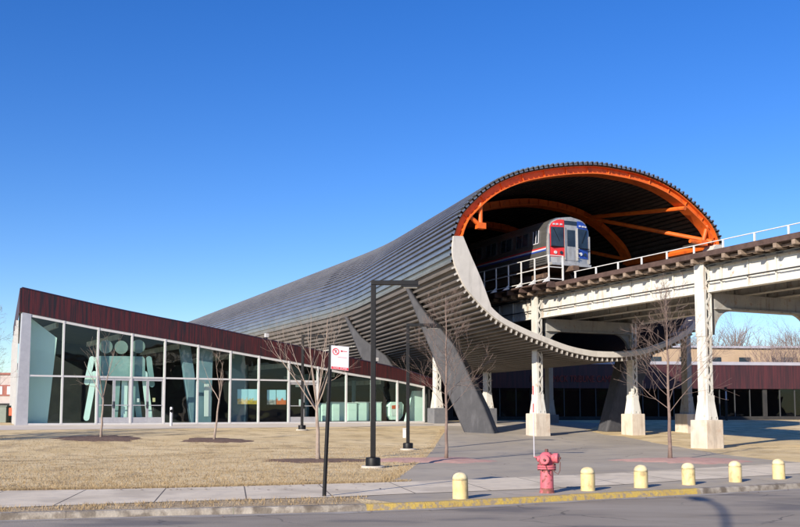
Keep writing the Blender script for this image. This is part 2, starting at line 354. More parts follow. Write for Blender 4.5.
# kerb line (world XY)
kerb_px = [(0, 514), (100, 511.5), (200, 509), (300, 507), (400, 504), (500, 499.3), (600, 494.2), (700, 489.3), (800, 484)]
kp = [at_plane(x, y, (0, 0, 0), (0, 0, 1)) for x, y in kerb_px]
kp = [Vector((p.x, p.y)) for p in kp]
d0 = (kp[0] - kp[2]).normalized(); d1 = (kp[-1] - kp[-3]).normalized()
kp = [kp[0] + d0 * 120, kp[0] + d0 * 40, kp[0] + d0 * 8] + kp + [kp[-1] + d1 * 8, kp[-1] + d1 * 40, kp[-1] + d1 * 120]
kl = []
for i in range(len(kp) - 1):
    seg = max(1, int((kp[i + 1] - kp[i]).length / .5))
    for k in range(seg): 
        p0 = kp[max(i - 1, 0)]; p1 = kp[i]; p2 = kp[i + 1]; p3 = kp[min(i + 2, len(kp) - 1)]; t = k / seg
        if 2 <= i <= len(kp) - 4: kl.append(.5 * ((2 * p1) + (p2 - p0) * t + (2 * p0 - 5 * p1 + 4 * p2 - p3) * t * t + (3 * p1 - p0 - 3 * p2 + p3) * t ** 3))
        else: kl.append(p1.lerp(p2, t))
kl.append(kp[-1])
def offset_line(pl, d):
    out = []
    for i, p in enumerate(pl):
        a = pl[max(i - 1, 0)]; b = pl[min(i + 1, len(pl) - 1)]; t = (b - a).normalized(); out.append(p + Vector((-t.y, t.x)) * d)
    return out
ROAD_Z = -.10
kf = offset_line(kl, -.02); kb = offset_line(kl, .16)
far = 900
sheet('ground', [(p.x, p.y) for p in offset_line(kl, .12)] + [(far, kl[-1].y), (far, far), (-far, far), (-far, kl[0].y)], M_lawn, 0)
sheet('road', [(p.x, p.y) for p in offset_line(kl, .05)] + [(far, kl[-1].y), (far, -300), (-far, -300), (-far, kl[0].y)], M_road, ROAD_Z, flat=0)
gt = offset_line(kl, -.30)
import random as _r
_r.seed(5)
gut = [p + Vector((0, _r.uniform(-.10, .10))) for p in gt]
sheet('gutter', [(p.x, p.y) for p in offset_line(kl, .02)] + [(p.x, p.y) for p in gut[::-1]], M_gutter, ROAD_Z + .004, flat=0)
# kerb : stones, some painted
mbk = MB(); rr = 0.0
for i in range(len(kl) - 1):
    a0, a1, b0, b1 = kf[i], kf[i + 1], kb[i], kb[i + 1]
    px = CX + F_PX * ((a0.x + a1.x) / 2) / max((a0.y + a1.y) / 2, 1)
    mi = 1 if (352 < px < 704 and a0.y > 5) else 0
    g0_ = .02 if i % 6 == 0 else 0.0
    A0 = a0.lerp(a1, g0_); A1 = a1; B0 = b0.lerp(b1, g0_); B1 = b1
    if i % 6 == 0: rr = _r.uniform(-.007, .007)
    prof = [(0.0, ROAD_Z - .1), (.0, ROAD_Z + .01), (.12, -.02 + rr), (.30, .012 + rr), (1, .014 + rr), (1, -.2)]
    l0 = [Vector((*(A0.lerp(B0, f)), z)) for f, z in prof]; l1 = [Vector((*(A1.lerp(B1, f)), z)) for f, z in prof]
    mbk.hexa(l0, l1, mi)
tag(mbk.build('kerb', [M_kerb, M_kerby], smooth=False), kind='structure')
# sidewalk slabs
up_px = [(0, 491.5), (130, 489.5), (200, 488), (400, 482.5), (500, 478.5), (600, 474.5), (700, 468.5), (800, 463)]
lo_px = [(0, 508.5), (150, 503), (250, 500), (345, 497.5), (400, 494.5), (500, 491), (600, 486.5), (700, 480), (800, 474)]
g0 = lambda x, y: at_plane(x, y, (0, 0, 0), (0, 0, 1)).xy
up = [g0(*p) for p in up_px]; lo = [g0(*p) for p in lo_px]
def ext(l, d=60):
    return [l[0] + (l[0] - l[1]).normalized() * d] + l + [l[-1] + (l[-1] - l[-2]).normalized() * d]
up = ext(up); lo = ext(lo)
def interp_x(l, x):
    for a, b in zip(l, l[1:]):
        if a.x <= x <= b.x: return a.lerp(b, (x - a.x) / (b.x - a.x))
    return l[-1]
mbw = MB(); x = -40.0
while x < 45:
    s = 1.55; q = [interp_x(lo, x + .012), interp_x(lo, x + s - .012), interp_x(up, x + s - .012 - .55), interp_x(up, x + .012 - .55)]
    mbw.add([(p.x, p.y, zg(p.x, p.y) + .012) for p in q], [[0, 1, 2, 3]]); x += s
wk = mbw.build('sidewalk', M_walk); tag(wk, kind='structure')
sheet('sidewalk_bed', [(p.x, p.y) for p in lo] + [(p.x, p.y) for p in up[::-1]], M_joint, .008)
# asphalt apron along the kerb right of the verge and plaza
apx = [(352, 497.6), (400, 494), (500, 490.5), (600, 486), (700, 479.5), (800, 473.5)]
a_up = [g0(*p) for p in apx]; a_up.append(a_up[-1] + (a_up[-1] - a_up[-2]).normalized() * 60)
a_lo = [p for p in offset_line(kl, .165) if p.x > g0(372, 505).x]
sheet('pavement_apron', [(p.x, p.y) for p in a_up] + [(p.x, p.y) for p in a_lo[::-1]], M_plaza, .004)
v_up = [p for p in lo if p.x < a_up[0].x]; v_up.append(a_up[0])
v_lo = [p for p in offset_line(kl, .165) if p.x < g0(372, 505).x]
sheet('verge', [(p.x, p.y) for p in v_up] + [(p.x, p.y) for p in v_lo[::-1]], M_verge, .004)
plaza_px_l = [(388, 482.6), (398, 478), (412, 468), (426, 457.6), (436, 445), (443, 434), (446, 430)]
plaza_px_r = [(586, 430.5), (605, 435), (622, 436.5), (650, 442), (690, 449), (725, 455), (770, 460), (800, 462.6)]
pl = [gp(*p) for p in plaza_px_l] + [gp(*p) for p in plaza_px_r]
pxy = [(p.x, p.y) for p in pl]
mid = len(plaza_px_l)
u_r = [p for p in up if p.x > pl[0].x and p.x < pl[-1].x]
p_back = [tuple(TT(3.0, -16, 0).xy), tuple(TT(12, -22, 0).xy), tuple(TT(14, -12, 0).xy)]
poly = pxy[:mid] + p_back + pxy[mid:] + [(p.x, p.y + .0) for p in u_r[::-1]]
sheet('plaza', poly, M_plaza, .004)
for tk_px in ([(0, 461.6), (45, 460.2), (90, 459.2), (140, 457), (178, 455.2), (212, 453.4)], [(258, 448.8), (300, 448.3), (346, 448.2)], [(205, 447.6), (240, 446.2)]):
    P_ = [gp(*p) for p in tk_px]; rq = random.Random(len(tk_px)); w_ = .09
    sheet('worn_track', [(p.x, p.y - w_ * rq.uniform(.4, 1.2)) for p in P_] + [(p.x, p.y + w_ * rq.uniform(.4, 1.2)) for p in P_[::-1]], M_mulch, .006)
# forecourt strip along the glass
sheet('forecourt', [FA(-30, 0, 4.6).xy, FA(24.2, 0, 4.0).xy, FA(30, 0, 5.5).xy, FA(30, 0, -2).xy, FA(25.5, 0, -.0).xy, FA(-30, 0, -.0).xy], M_fore, .006)
# tree pits
def pit(name, c, rx, ry, m, seed, lift=.012, mound=.05):
    rnd = random.Random(seed); n = 40; mb = MB()
    ring = []
    for k in range(n):
        th = 2 * math.pi * k / n; f = 1 + rnd.uniform(-.2, .2) + .08 * math.sin(3 * th + seed); ring.append((c.x + rx * f * math.cos(th), c.y + ry * f * math.sin(th)))
    vs = [(c.x, c.y, zg(c.x, c.y) + lift + mound)]
    for s, h in ((.5, mound * .8), (.85, mound * .4), (1, -.01)):
        for px_, py_ in ring:
            X = c.x + (px_ - c.x) * s; Y = c.y + (py_ - c.y) * s; vs.append((X, Y, zg(X, Y) + lift + h))
    fs = [[0, 1 + k, 1 + (k + 1) % n] for k in range(n)]
    for q in range(2): fs += [[1 + q * n + k, 1 + (q + 1) * n + k, 1 + (q + 1) * n + (k + 1) % n, 1 + q * n + (k + 1) % n] for k in range(n)]
    mb.add(vs, fs); o = mb.build(name, m, smooth=True, sharp=None); tag(o, kind='structure'); return o
# ------------------------------------------------------------------ trees
def gen_branches(rnd, p, d, length, r, lvl, maxlvl, out, up=.15, kids=(4, 6), spread=(30, 55), ratio=(.45, .7), wob=.12):
    n = 5 if lvl <= 1 else 4; pts = [p.copy()]; rs = [r]; dd = d.normalized(); pos = []
    for k in range(n):
        dd = (dd + Vector((rnd.uniform(-wob, wob), rnd.uniform(-wob, wob), rnd.uniform(-wob, wob) + up * .3))).normalized()
        pts.append(pts[-1] + dd * length / n); rs.append(max(r * (1 - .8 * (k + 1) / n), .0035)); pos.append(dd.copy())
    out.append((pts, rs, lvl))
    if lvl >= maxlvl: return
    nk = rnd.randint(*kids)
    for k in range(nk):
        f = rnd.uniform(.25, .98); i = min(int(f * n), n - 1); q = pts[i].lerp(pts[i + 1], f * n - i)
        a = R(rnd.uniform(*spread)); az = rnd.uniform(0, 2 * math.pi); base = pos[i]
        o1 = base.orthogonal().normalized(); o2 = base.cross(o1)
        nd = base * math.cos(a) + (o1 * math.cos(az) + o2 * math.sin(az)) * math.sin(a)
        gen_branches(rnd, q, nd, length * rnd.uniform(*ratio) * (1.1 - .45 * f), max(rs[i] * .6, .004), lvl + 1, maxlvl, out, up, kids, spread, ratio, wob)
def tree(name, label, loc, h, tr, seed, style, m, group=None, fork=.33, spread=1.0, dens=1.0, lean=(0, 0), twig=1.0, levels=3, cat='tree', kids=(5, 8)):
    rnd = random.Random(seed); root = thing(name, label, cat, loc, group)
    out = []; loc = Vector(loc)
    if style == 'leader':
        pts = []; rs = []; n = 12
        for k in range(n + 1):
            f = k / n; pts.append(loc + Vector((lean[0] * f + rnd.uniform(-.025, .025) * h * .12, lean[1] * f + rnd.uniform(-.025, .025) * h * .12, h * f - (.05 if k == 0 else 0))))
            rs.append(tr * (1.25 if k == 0 else 1) * (1 - .93 * f) + .003)
        MB().tube(pts, rs, 9).build('trunk', m, root, smooth=True, sharp=None)
        nb = int(26 * dens)
        for k in range(nb):
            f = fork + (.96 - fork) * (k + rnd.random()) / nb; i = min(int(f * n), n - 1); q = pts[i].lerp(pts[i + 1], f * n - i)
            a = R(rnd.uniform(48, 78) - 25 * f); az = k * 2.4 + rnd.uniform(-.5, .5)
            d = Vector((math.sin(a) * math.cos(az), math.sin(a) * math.sin(az), math.cos(a)))
            ln = spread * h * .34 * (1.05 - .75 * (f - fork) / (1 - fork)) * rnd.uniform(.75, 1.1)
            gen_branches(rnd, q, d, ln, max(tr * .30 * (1.1 - f), .007) * twig, 1, levels, out, .22, (4, 6), (28, 52), (.42, .62))
    else:
        fz = h * fork; pts = []; rs = []
        for k in range(7):
            f = k / 6; pts.append(loc + Vector((lean[0] * f + (rnd.uniform(-.02, .02) if 0 < k < 6 else 0), lean[1] * f, fz * f - (.05 if k == 0 else 0)))); rs.append(tr * (1.3 if k == 0 else 1) * (1 - .35 * f))
        MB().tube(pts, rs, 10).build('trunk', m, root, smooth=True, sharp=None)
        top = pts[-1]
        for k in range(int(6 * dens)):
            az = k * 2 * math.pi / int(6 * dens) + rnd.uniform(-.4, .4); a = R(rnd.uniform(10, 40)) if k else R(6)
            d = Vector((math.sin(a) * math.cos(az), math.sin(a) * math.sin(az), math.cos(a)))
            gen_branches(rnd, top - Vector((0, 0, rnd.uniform(0, fz * .12))), d, (h - fz) * rnd.uniform(.75, .98) * spread, tr * .5 * twig, 1, levels, out, .25, kids, (25, 50), (.4, .65))
    mb = MB()
    for p, r, lvl in out: mb.tube(p, [q * (1 if lvl < 2 else twig) for q in r], 6 if lvl == 1 else (4 if lvl == 2 else 3), cap=False)
    mb.build('crown', m, root, smooth=True, sharp=None)
    return root
t312 = gp(318, 461); t447 = gp(446.5, 460.5); t670 = gp(670, 460.5); t216 = gp(214, 440.5); t100 = gp(101, 438.5)
tree('bare_tree', 'pale barked bare young tree with upright forking stems behind the bus stop sign', t312, 5.35, .075, 11, 'vase', M_bark_p, fork=.34, spread=.95, dens=1.35, lean=(-.05, 0), twig=.72, kids=(3, 5))
tree('bare_tree', 'slim brown bare sapling in front of the leaning grey leg', t447, 5.5, .055, 21, 'leader', M_bark_d, fork=.27, spread=1.1, dens=1.05, twig=.8)
tree('bare_tree', 'bare brown sapling beside the nearest riveted white column', t670, 5.7, .065, 33, 'leader', M_bark_d, fork=.26, spread=1.3, dens=1.15, twig=.85)
tree('bare_tree', 'small bare tree with crooked trunk before the food posters', t216, 4.4, .055, 44, 'vase', M_bark_p, fork=.44, spread=.95, dens=.7, lean=(.22, 0), twig=.85, kids=(2, 4))
tree('bare_tree', 'thin bare tree before the entrance doors with the pictogram figures', t100, 4.9, .055, 55, 'vase', M_bark_p, fork=.40, spread=.95, dens=.85, lean=(.05, 0), twig=.85, kids=(2, 4))
pL = gp(-14, 437)
tree('bare_tree', 'bare tree at the far left edge beside the pavilion corner', pL, 6.2, .08, 66, 'leader', M_bark_d, fork=.25, spread=.85, dens=.8, twig=.7)
tree('bare_tree', 'tall bare tree outside the picture whose shadow falls on the left lawn', Vector((-24, 33, 0)), 10.5, .16, 71, 'vase', M_bark_d, fork=.25, spread=1.0, dens=1.5, kids=(5, 8), twig=1.1)
pit('mulch_bed', t312, 1.75, 1.3, M_mulch, 1); pit('mulch_bed', t216, 1.5, 1.6, M_mulch, 2); pit('mulch_bed', t100, 1.9, 1.9, M_mulch, 3)
pit('paver_circle', t447 + Vector((-.45, -.1, 0)), 1.9, 1.7, M_pave_pink, 4, mound=.07)
pit('paver_circle', t670 + Vector((.35, -.3, 0)), 2.0, 1.8, M_pave_pink, 5, mound=.07)

exec_parts = []
# ------------------------------------------------------------------ the glazed pavilion (left)
pav = thing('glass_pavilion', 'long low glass pavilion with dark red fascia sloping down towards the tube', 'building', FA(13, ZT))
top_px = [(22.3, 288), (60, 296.6), (100, 305.8), (150, 316), (200, 325.6), (240, 334), (280, 342.7), (320, 351), (349, 358), (400, 368.5), (434, 379.5)]
bot_px = [(22, 312), (60, 319.5), (97.7, 327), (150, 336), (200, 344.7), (240, 352), (280, 359), (320, 366.5), (347, 372.4), (400, 380.4), (436, 388.5)]
topL = [f_px(*p, o=.12) for p in top_px]; botL = [f_px(*p, o=.12) for p in bot_px]
def lin(tab, L):
    if L <= tab[0][0]: return tab[0][1] + (tab[1][1] - tab[0][1]) / (tab[1][0] - tab[0][0]) * (L - tab[0][0])
    for a, b in zip(tab, tab[1:]):
        if L <= b[0]: return a[1] + (b[1] - a[1]) * (L - a[0]) / (b[0] - a[0])
    a, b = tab[-2:]; return b[1] + (b[1] - a[1]) / (b[0] - a[0]) * (L - b[0])
ztop = lambda L: lin(topL, L); zbot = lambda L: lin(botL, L)
L0 = topL[0][0]; L1 = topL[-1][0]
BACK = Vector((-.388, .9217, 0)) * 26
def back(p, f=1.0): return Vector(p) + BACK * f
Ls = [L0 + (L1 - L0) * k / 14 for k in range(15)]
mb = MB(); mb2 = MB(); cap = MB()
for a, b in zip(Ls, Ls[1:]):
    mb.add([FA(a, zbot(a), .12), FA(b, zbot(b), .12), FA(b, ztop(b), .12), FA(a, ztop(a), .12), FA(a, zbot(a), -.06), FA(b, zbot(b), -.06), FA(b, ztop(b), -.06), FA(a, ztop(a), -.06)],
           [[0, 1, 2, 3], [0, 4, 5, 1], [3, 2, 6, 7], [4, 7, 6, 5]])
    lo_ = [FA(a, zbot(a) + .03, -.06), FA(b, zbot(b) + .03, -.06), FA(b, ztop(b) - .06, -.06), FA(a, ztop(a) - .06, -.06)]
    mb2.hexa(lo_, [back(p) for p in lo_])
    cap.hexa([FA(a, ztop(a) + .003, .15), FA(b, ztop(b) + .003, .15), FA(b, ztop(b) + .06, .15), FA(a, ztop(a) + .06, .15)],
             [FA(a, ztop(a) + .003, -.25), FA(b, ztop(b) + .003, -.25), FA(b, ztop(b) + .06, -.25), FA(a, ztop(a) + .06, -.25)])
# left end of the fascia
sidef = [FA(L0, zbot(L0), .12), FA(L0, ztop(L0), .12)]
mb.hexa([FA(L0 - .12, zbot(L0), .12), FA(L0 - .003, zbot(L0), .12), FA(L0 - .003, ztop(L0), .12), FA(L0 - .12, ztop(L0), .12)],
        [back(FA(L0 - .12, zbot(L0), .12)), back(FA(L0 - .003, zbot(L0), .12)), back(FA(L0 - .003, ztop(L0), .12)), back(FA(L0 - .12, ztop(L0), .12))])
mb.build('fascia', M_fascia_r, pav); cap.build('roof_cap', M_fascia_seam, pav); mb2.build('roof', M_dark, pav)
mul_px = [62.2, 97, 131, 164.2, 197.5, 230, 258.5, 288.5, 317.5, 346, 371.5, 397, 423.5]
mulL = [f_px(x, 379)[0] for x in mul_px]
zb = ZT + .03
ztr = f_px(63, 376.3)[1]
colL = (f_px(20, 376)[0], f_px(29, 376)[0])
edges = [colL[1]] + mulL
# base sill, head frame
mb = MB()
for a, b in zip(edges, edges[1:]):
    mb.hexa([FA(a, zbot(a) - .16, -.05), FA(b, zbot(b) - .16, -.05), FA(b, zbot(b) - .004, -.05), FA(a, zbot(a) - .004, -.05)],
            [FA(a, zbot(a) - .16, .07), FA(b, zbot(b) - .16, .07), FA(b, zbot(b) - .004, .07), FA(a, zbot(a) - .004, .07)])
mb.build('head_frame', M_alu_w, pav)
MB().fbox(edges[0], edges[-1], ZT - .02, ZT + .10, -.06, .09).build('sill', M_alu_w, pav)
for Lm in mulL:
    MB().hexa([FA(Lm - .05, zb, -.08), FA(Lm + .05, zb, -.08), FA(Lm + .05, zb, .10), FA(Lm - .05, zb, .10)],
              [FA(Lm - .05, zbot(Lm - .05) - .02, -.08), FA(Lm + .05, zbot(Lm + .05) - .02, -.08), FA(Lm + .05, zbot(Lm + .05) - .02, .10), FA(Lm - .05, zbot(Lm - .05) - .02, .10)]).build('mullion', M_alu_w, pav)
mb = MB(); mb.hexa([FA(colL[0] - .16, ZT, -.35), FA(colL[1], ZT, -.35), FA(colL[1], ZT, .10), FA(colL[0] - .16, ZT, .10)],
                   [FA(colL[0], zbot(colL[0]) - .005, -.35), FA(colL[1], zbot(colL[1]) - .005, -.35), FA(colL[1], zbot(colL[1]) - .005, .10), FA(colL[0], zbot(colL[0]) - .005, .10)])
mb.build('corner_post', M_alu, pav)
TRANS_TO = 8
for i, (a, b) in enumerate(zip(edges, edges[1:])):
    a += .052 if i else .003; b -= .052
    if i < TRANS_TO:
        MB().fbox(a, b, ztr - .05, ztr + .05, -.05, .08).build('transom', M_alu_w, pav)
    isdoor = i in (2, 3, 7 + 1)
    if i == 8: MB().fbox(a, b, ztr - .12, ztr + .03, -.05, .08).build('transom', M_alu_w, pav)
    hd = lambda L: zbot(L) - .16
    lowtop = ztr - .05 if i <= 8 else None
    if i <= 8:
        MB().hexa([FA(a, ztr + .05, -.005), FA(b, ztr + .05, -.005), FA(b, hd(b), -.005), FA(a, hd(a), -.005)],
                  [FA(a, ztr + .05, .007), FA(b, ztr + .05, .007), FA(b, hd(b), .007), FA(a, hd(a), .007)]).build('glass_pane', M_glass, pav)
        if not isdoor:
            MB().fbox(a, b, ZT + .10, ztr - .05, -.005, .007).build('glass_pane', M_glass, pav)
        else:
            zt2 = ztr - (.05 if i != 8 else .12); midl = (a + b) / 2
            for s0, s1, hs in ((a, midl - .004, 1), (midl + .004, b, -1)):
                dm = MB(); fw = .075
                dm.fbox(s0, s0 + fw, ZT + .11, zt2 - .01, -.03, .04); dm.fbox(s1 - fw, s1, ZT + .11, zt2 - .01, -.03, .04)
                dm.fbox(s0 + fw, s1 - fw, ZT + .11, ZT + .42, -.03, .04); dm.fbox(s0 + fw, s1 - fw, zt2 - .14, zt2 - .01, -.03, .04)
                d = dm.build('door', M_alu, pav)
                MB().fbox(s0 + fw, s1 - fw, ZT + .42, zt2 - .14, -.004, .006).build('pane', M_glass, d)
                MB().fbox(s0 + fw, s1 - fw, ZT + 1.10, ZT + 1.15, .045, .075).build('push_bar', M_alu, d)
                hx = s1 - .04 if hs > 0 else s0 + .04
                MB().fbox(hx - .015, hx + .015, ZT + .95, ZT + 1.35, .05, .085).build('handle', M_black, d)
    else:
        MB().hexa([FA(a, ZT + .10, -.005), FA(b, ZT + .10, -.005), FA(b, hd(b), -.005), FA(a, hd(a), -.005)],
                  [FA(a, ZT + .10, .007), FA(b, ZT + .10, .007), FA(b, hd(b), .007), FA(a, hd(a), .007)]).build('glass_pane', M_glass, pav)
# left side wall along the track direction
for k in range(6):
    f0, f1 = .02 + k * .16, .02 + (k + 1) * .16
    c0 = FA(colL[0] - .10, 0, -.3); zt_ = zbot(L0) - .02
    p0 = c0 + BACK * f0; p1 = c0 + BACK * f1
    n = TR * .012
    MB().slab([Vector((p0.x, p0.y, ZT + .1)), Vector((p1.x, p1.y, ZT + .1)), Vector((p1.x, p1.y, zt_)), Vector((p0.x, p0.y, zt_))], n).build('glass_pane', M_glass, pav)
    e = -TR * .12
    q = c0 + BACK * f1 + TR * .03
    MB().hexa([Vector((q.x, q.y, ZT)), Vector((q.x, q.y, ZT)) - TR * .12, Vector((q.x, q.y, ZT)) - TR * .12 - TD * .08, Vector((q.x, q.y, ZT)) - TD * .08],
              [Vector((q.x, q.y, zt_)), Vector((q.x, q.y, zt_)) - TR * .12, Vector((q.x, q.y, zt_)) - TR * .12 - TD * .08, Vector((q.x, q.y, zt_)) - TD * .08]).build('mullion', M_alu_w, pav)
# inside : floor, back wall, right end
A = FA(L0 + .3, 0, -.3); Bp = FA(L1 - .2, 0, -.3)
MB().hexa([Vector((p.x, p.y, ZT - .05)) for p in (A, Bp, back(Bp, .95), back(A, .95))], [Vector((p.x, p.y, ZT + .03)) for p in (A, Bp, back(Bp, .95), back(A, .95))]).build('floor', M_floor_in, pav)
pb0, pb1 = back(A, .60), back(Bp, .60)
nv = FN * -.2
MB().slab([Vector((pb0.x, pb0.y, ZT + .03)), Vector((pb1.x, pb1.y, ZT + .03)), Vector((pb1.x, pb1.y, zbot(L1))), Vector((pb0.x, pb0.y, zbot(L0)))], nv).build('back_wall', M_dark, pav)
e0 = FA(L1 - .35, 0, -.1); e1 = back(e0, .95)
MB().slab([Vector((e0.x, e0.y, ZT)), Vector((e1.x, e1.y, ZT)), Vector((e1.x, e1.y, zbot(L1 - .35) - .02)), Vector((e0.x, e0.y, zbot(L1 - .35) - .02))], TR * .15).build('end_wall', M_dark, pav)
def fpoly(pts, o):
    return [at_plane(x, y, FP0 + FN * o, FN) for x, y in pts]
def fslab(name, pts, o, th, m, parent, bevel=0):
    return MB().slab(fpoly(pts, o), -FN * th).build(name, m, parent, bevel=bevel)
fslab('slanted_wall', [(29.5, 317), (57, 338), (47, 426), (23, 426)], -.6, .3, M_mint, pav)
fslab('slanted_wall', [(180, 341), (190, 343), (202, 425.5), (192, 425.5)], -1.2, .4, M_blueslab, pav)
fslab('slanted_wall', [(199, 346), (213, 349), (211, 425.5), (198, 425.5)], -.9, .3, M_blueslab, pav)
fslab('slanted_wall', [(414, 391), (423, 391), (423, 421.8), (406, 421.8)], -.8, .3, M_mint, pav)
fslab('slanted_wall', [(232, 352), (245, 354), (246, 423), (232, 423)], -2.2, .3, M_blueslab, pav)
for (L_, o_) in ((7.6, -6.5), (11.9, -5.0), (15.5, -6.5), (19.5, -5.0), (23.0, -4.5)):
    MB().tube([FA(L_, ZT + .04, o_), FA(L_, zbot(L_) - .03, o_)], .16, 14).build('interior_column', M_blueslab, pav, smooth=True)
for k in range(7):
    L_ = 1.5 + k * 3.6; a_ = MB(); a_.hexa([FA(L_, zbot(L_) - .35, -1.0), FA(L_ + .12, zbot(L_ + .12) - .35, -1.0), FA(L_ + .12, zbot(L_ + .12) - .05, -1.0), FA(L_, zbot(L_) - .05, -1.0)], [FA(L_, zbot(L_) - .35, -9.0), FA(L_ + .12, zbot(L_ + .12) - .35, -9.0), FA(L_ + .12, zbot(L_ + .12) - .05, -9.0), FA(L_, zbot(L_) - .05, -9.0)]); a_.build('ceiling_beam', M_under, pav)
# pictogram people on the entrance glazing (film on a panel behind the glass)
def capsule(p, q, r, n=10):
    p = Vector(p); q = Vector(q); d = (q - p).normalized(); nn = Vector((-d.y, d.x)); out = []
    for k in range(n + 1):
        a = math.pi * k / n; out.append(q + (nn * math.cos(a) + d * math.sin(a)) * r)
    for k in range(n + 1):
        a = math.pi * k / n; out.append(p + (-nn * math.cos(a) - d * math.sin(a)) * r)
    return [(v.x, v.y) for v in out]
def disc(c, r, n=28): return [(c[0] + r * math.cos(2 * math.pi * k / n), c[1] + r * math.sin(2 * math.pi * k / n)) for k in range(n)]
O_F = -.22
fslab('pictogram_head', disc((106, 346.7), 6.7), O_F, .02, M_disc, pav)
fslab('pictogram_head', disc((121.3, 347.4), 6.7), O_F, .02, M_disc, pav)
fslab('pictogram_head', disc((138.4, 346.4), 6.8), O_F, .02, M_disc, pav)
body = MB()
body.slab(fpoly([(99, 356), (143, 356.5), (145, 359), (145, 379), (97, 379), (97, 359)], O_F), -FN * .02, 1)
for p, q, r, mi in (((92, 359), (86.8, 382.5), 2.7, 0), ((96.5, 359), (99.5, 377), 2.3, 0), ((149, 359), (152, 384.5), 2.8, 1),
                    ((94.5, 374), (86.5, 418), 2.9, 0), ((103, 376), (98, 419), 2.6, 1), ((118, 377), (114.5, 420), 2.9, 1),
                    ((125, 376), (123.8, 420), 3.1, 0), ((134.5, 377), (139.5, 420), 2.9, 1), ((144.5, 374), (149.5, 418), 3.0, 0)):
    o = body; o.slab(fpoly(capsule(p, q, r), O_F - .021 - .03 * mi), -FN * .02, mi)
body.build('pictogram_body', [M_film, M_film_d], pav)
# things inside the pavilion
def poster(x0, x1, y0, y1, m, label):
    o = fslab('food_poster', [(x0, y0), (x1, y0), (x1, y1), (x0, y1)], -.3, .03, m, None); tag(o, label, 'poster', 'food posters behind the glass'); return o
PSKY = (.40, .66, .74)
poster(237.5, 247.6, 389.3, 404.2, poster_mat('poster_a', 1, (.65, .35, .04), (.75, .62, .45), PSKY), 'food poster with pale sky and golden heap, left one of the yellow pair')
poster(248.0, 257.2, 389.3, 404.2, poster_mat('poster_b', 2, (.70, .45, .03), (.30, .20, .03), PSKY), 'food poster filled with yellow food, right one of the yellow pair')
poster(267.2, 275.9, 390.0, 404.6, poster_mat('poster_c', 3, (.55, .50, .45), (.10, .10, .10), PSKY), 'food poster with white and black bowl beside the orange poster')
poster(276.6, 286.0, 390.0, 404.6, poster_mat('poster_d', 4, (.70, .18, .04), (.55, .10, .03), PSKY), 'food poster with orange red food nearest the single door')
def counter(x0, x1, y0, y1, o, label, m=M_mint):
    a0 = at_plane(x0, y1, FP0 + FN * o, FN); La = (a0 - FP0).dot(FU); b0 = at_plane(x1, y0, FP0 + FN * o, FN); Lb = (b0 - FP0).dot(FU); zt_ = b0.z
    c = thing('service_counter', label, 'counter', FA((La + Lb) / 2, ZT + .03, o), 'mint counters inside the pavilion')
    MB().fbox(La, Lb, ZT + .12, zt_ - .05, o - .8, o).build('cabinet', m, c)
    MB().fbox(La - .03, Lb + .03, zt_ - .047, zt_, o - .83, o + .03).build('worktop', M_alu_w, c)
    MB().fbox(La + .04, Lb - .04, ZT + .03, ZT + .117, o - .7, o - .05).build('kick_board', M_dark, c)
    zm = (ZT + zt_) / 2 + .15
    MB().fbox(La + .05, Lb - .05, ZT + .16, zm - .02, o + .003, o + .02).build('drawer_front', m, c)
    MB().fbox(La + .05, Lb - .05, zm + .02, zt_ - .08, o + .003, o + .02).build('drawer_front', m, c)
counter(321.5, 327, 403, 422, -1.2, 'narrow mint counter seen between the single door and the bus stop pole')
counter(332, 344.5, 402, 422, -1.2, 'mint counter behind the glass just right of the bus stop pole')
counter(347.5, 357, 402.5, 422, -1.1, 'mint counter in the middle of the counter row')
counter(358, 369, 402, 422, -1.2, 'mint counter directly left of the tallest lamp post')
counter(376, 381.5, 402, 422, -1.4, 'mint counter directly right of the tallest lamp post')
kz = thing('white_kiosk', 'rounded white and mint kiosk with small orange panel inside the pavilion', 'kiosk', f_px and FA(f_px(395, 420, -1.5)[0], ZT + .03, -1.5))
kpts = [(391, 402), (402, 402), (404, 405), (403, 416), (400, 420), (392, 420), (389.5, 416), (389.5, 405)]
fslab('body', kpts, -1.5, .5, M_mint, kz, bevel=.03)
fslab('screen_panel', [(392, 405.5), (399, 405), (399, 408.5), (392, 409)], -1.47, .02, M_orangesign, kz)
fslab('sign_panel', [(391, 409.5), (401, 409.3), (400.5, 416), (392, 416)], -1.47, .02, M_wintxt, kz)
tag(fslab('wall_panel', [(204.5, 384), (210.8, 384), (210.8, 416.5), (204.5, 416.5)], -.55, .05, M_wintxt, None), 'tall narrow white panel standing inside behind the glass', 'panel')
tag(fslab('paper_notice', [(295.5, 383.5), (299.5, 383.5), (299.5, 387), (295.5, 387)], -.12, .01, M_wintxt, None), 'small white paper notice above the single door', 'notice')
tag(fslab('paper_notice', [(299, 399.5), (302.6, 399.5), (302.6, 406.5), (299, 406.5)], -.12, .01, M_wintxt, None), 'white paper notice at chest height in the single door', 'notice')
tag(fslab('paper_notice', [(137, 398.5), (139.3, 398.5), (139.3, 402.2), (137, 402.2)], -.06, .01, M_wintxt, None), 'small white notice on the left leaf of the right double door', 'notice')
tag(fslab('paper_notice', [(152.6, 398), (155.2, 398), (155.2, 402), (152.6, 402)], -.06, .01, M_yeltop, None), 'small cream notice on the right leaf of the right double door', 'notice')
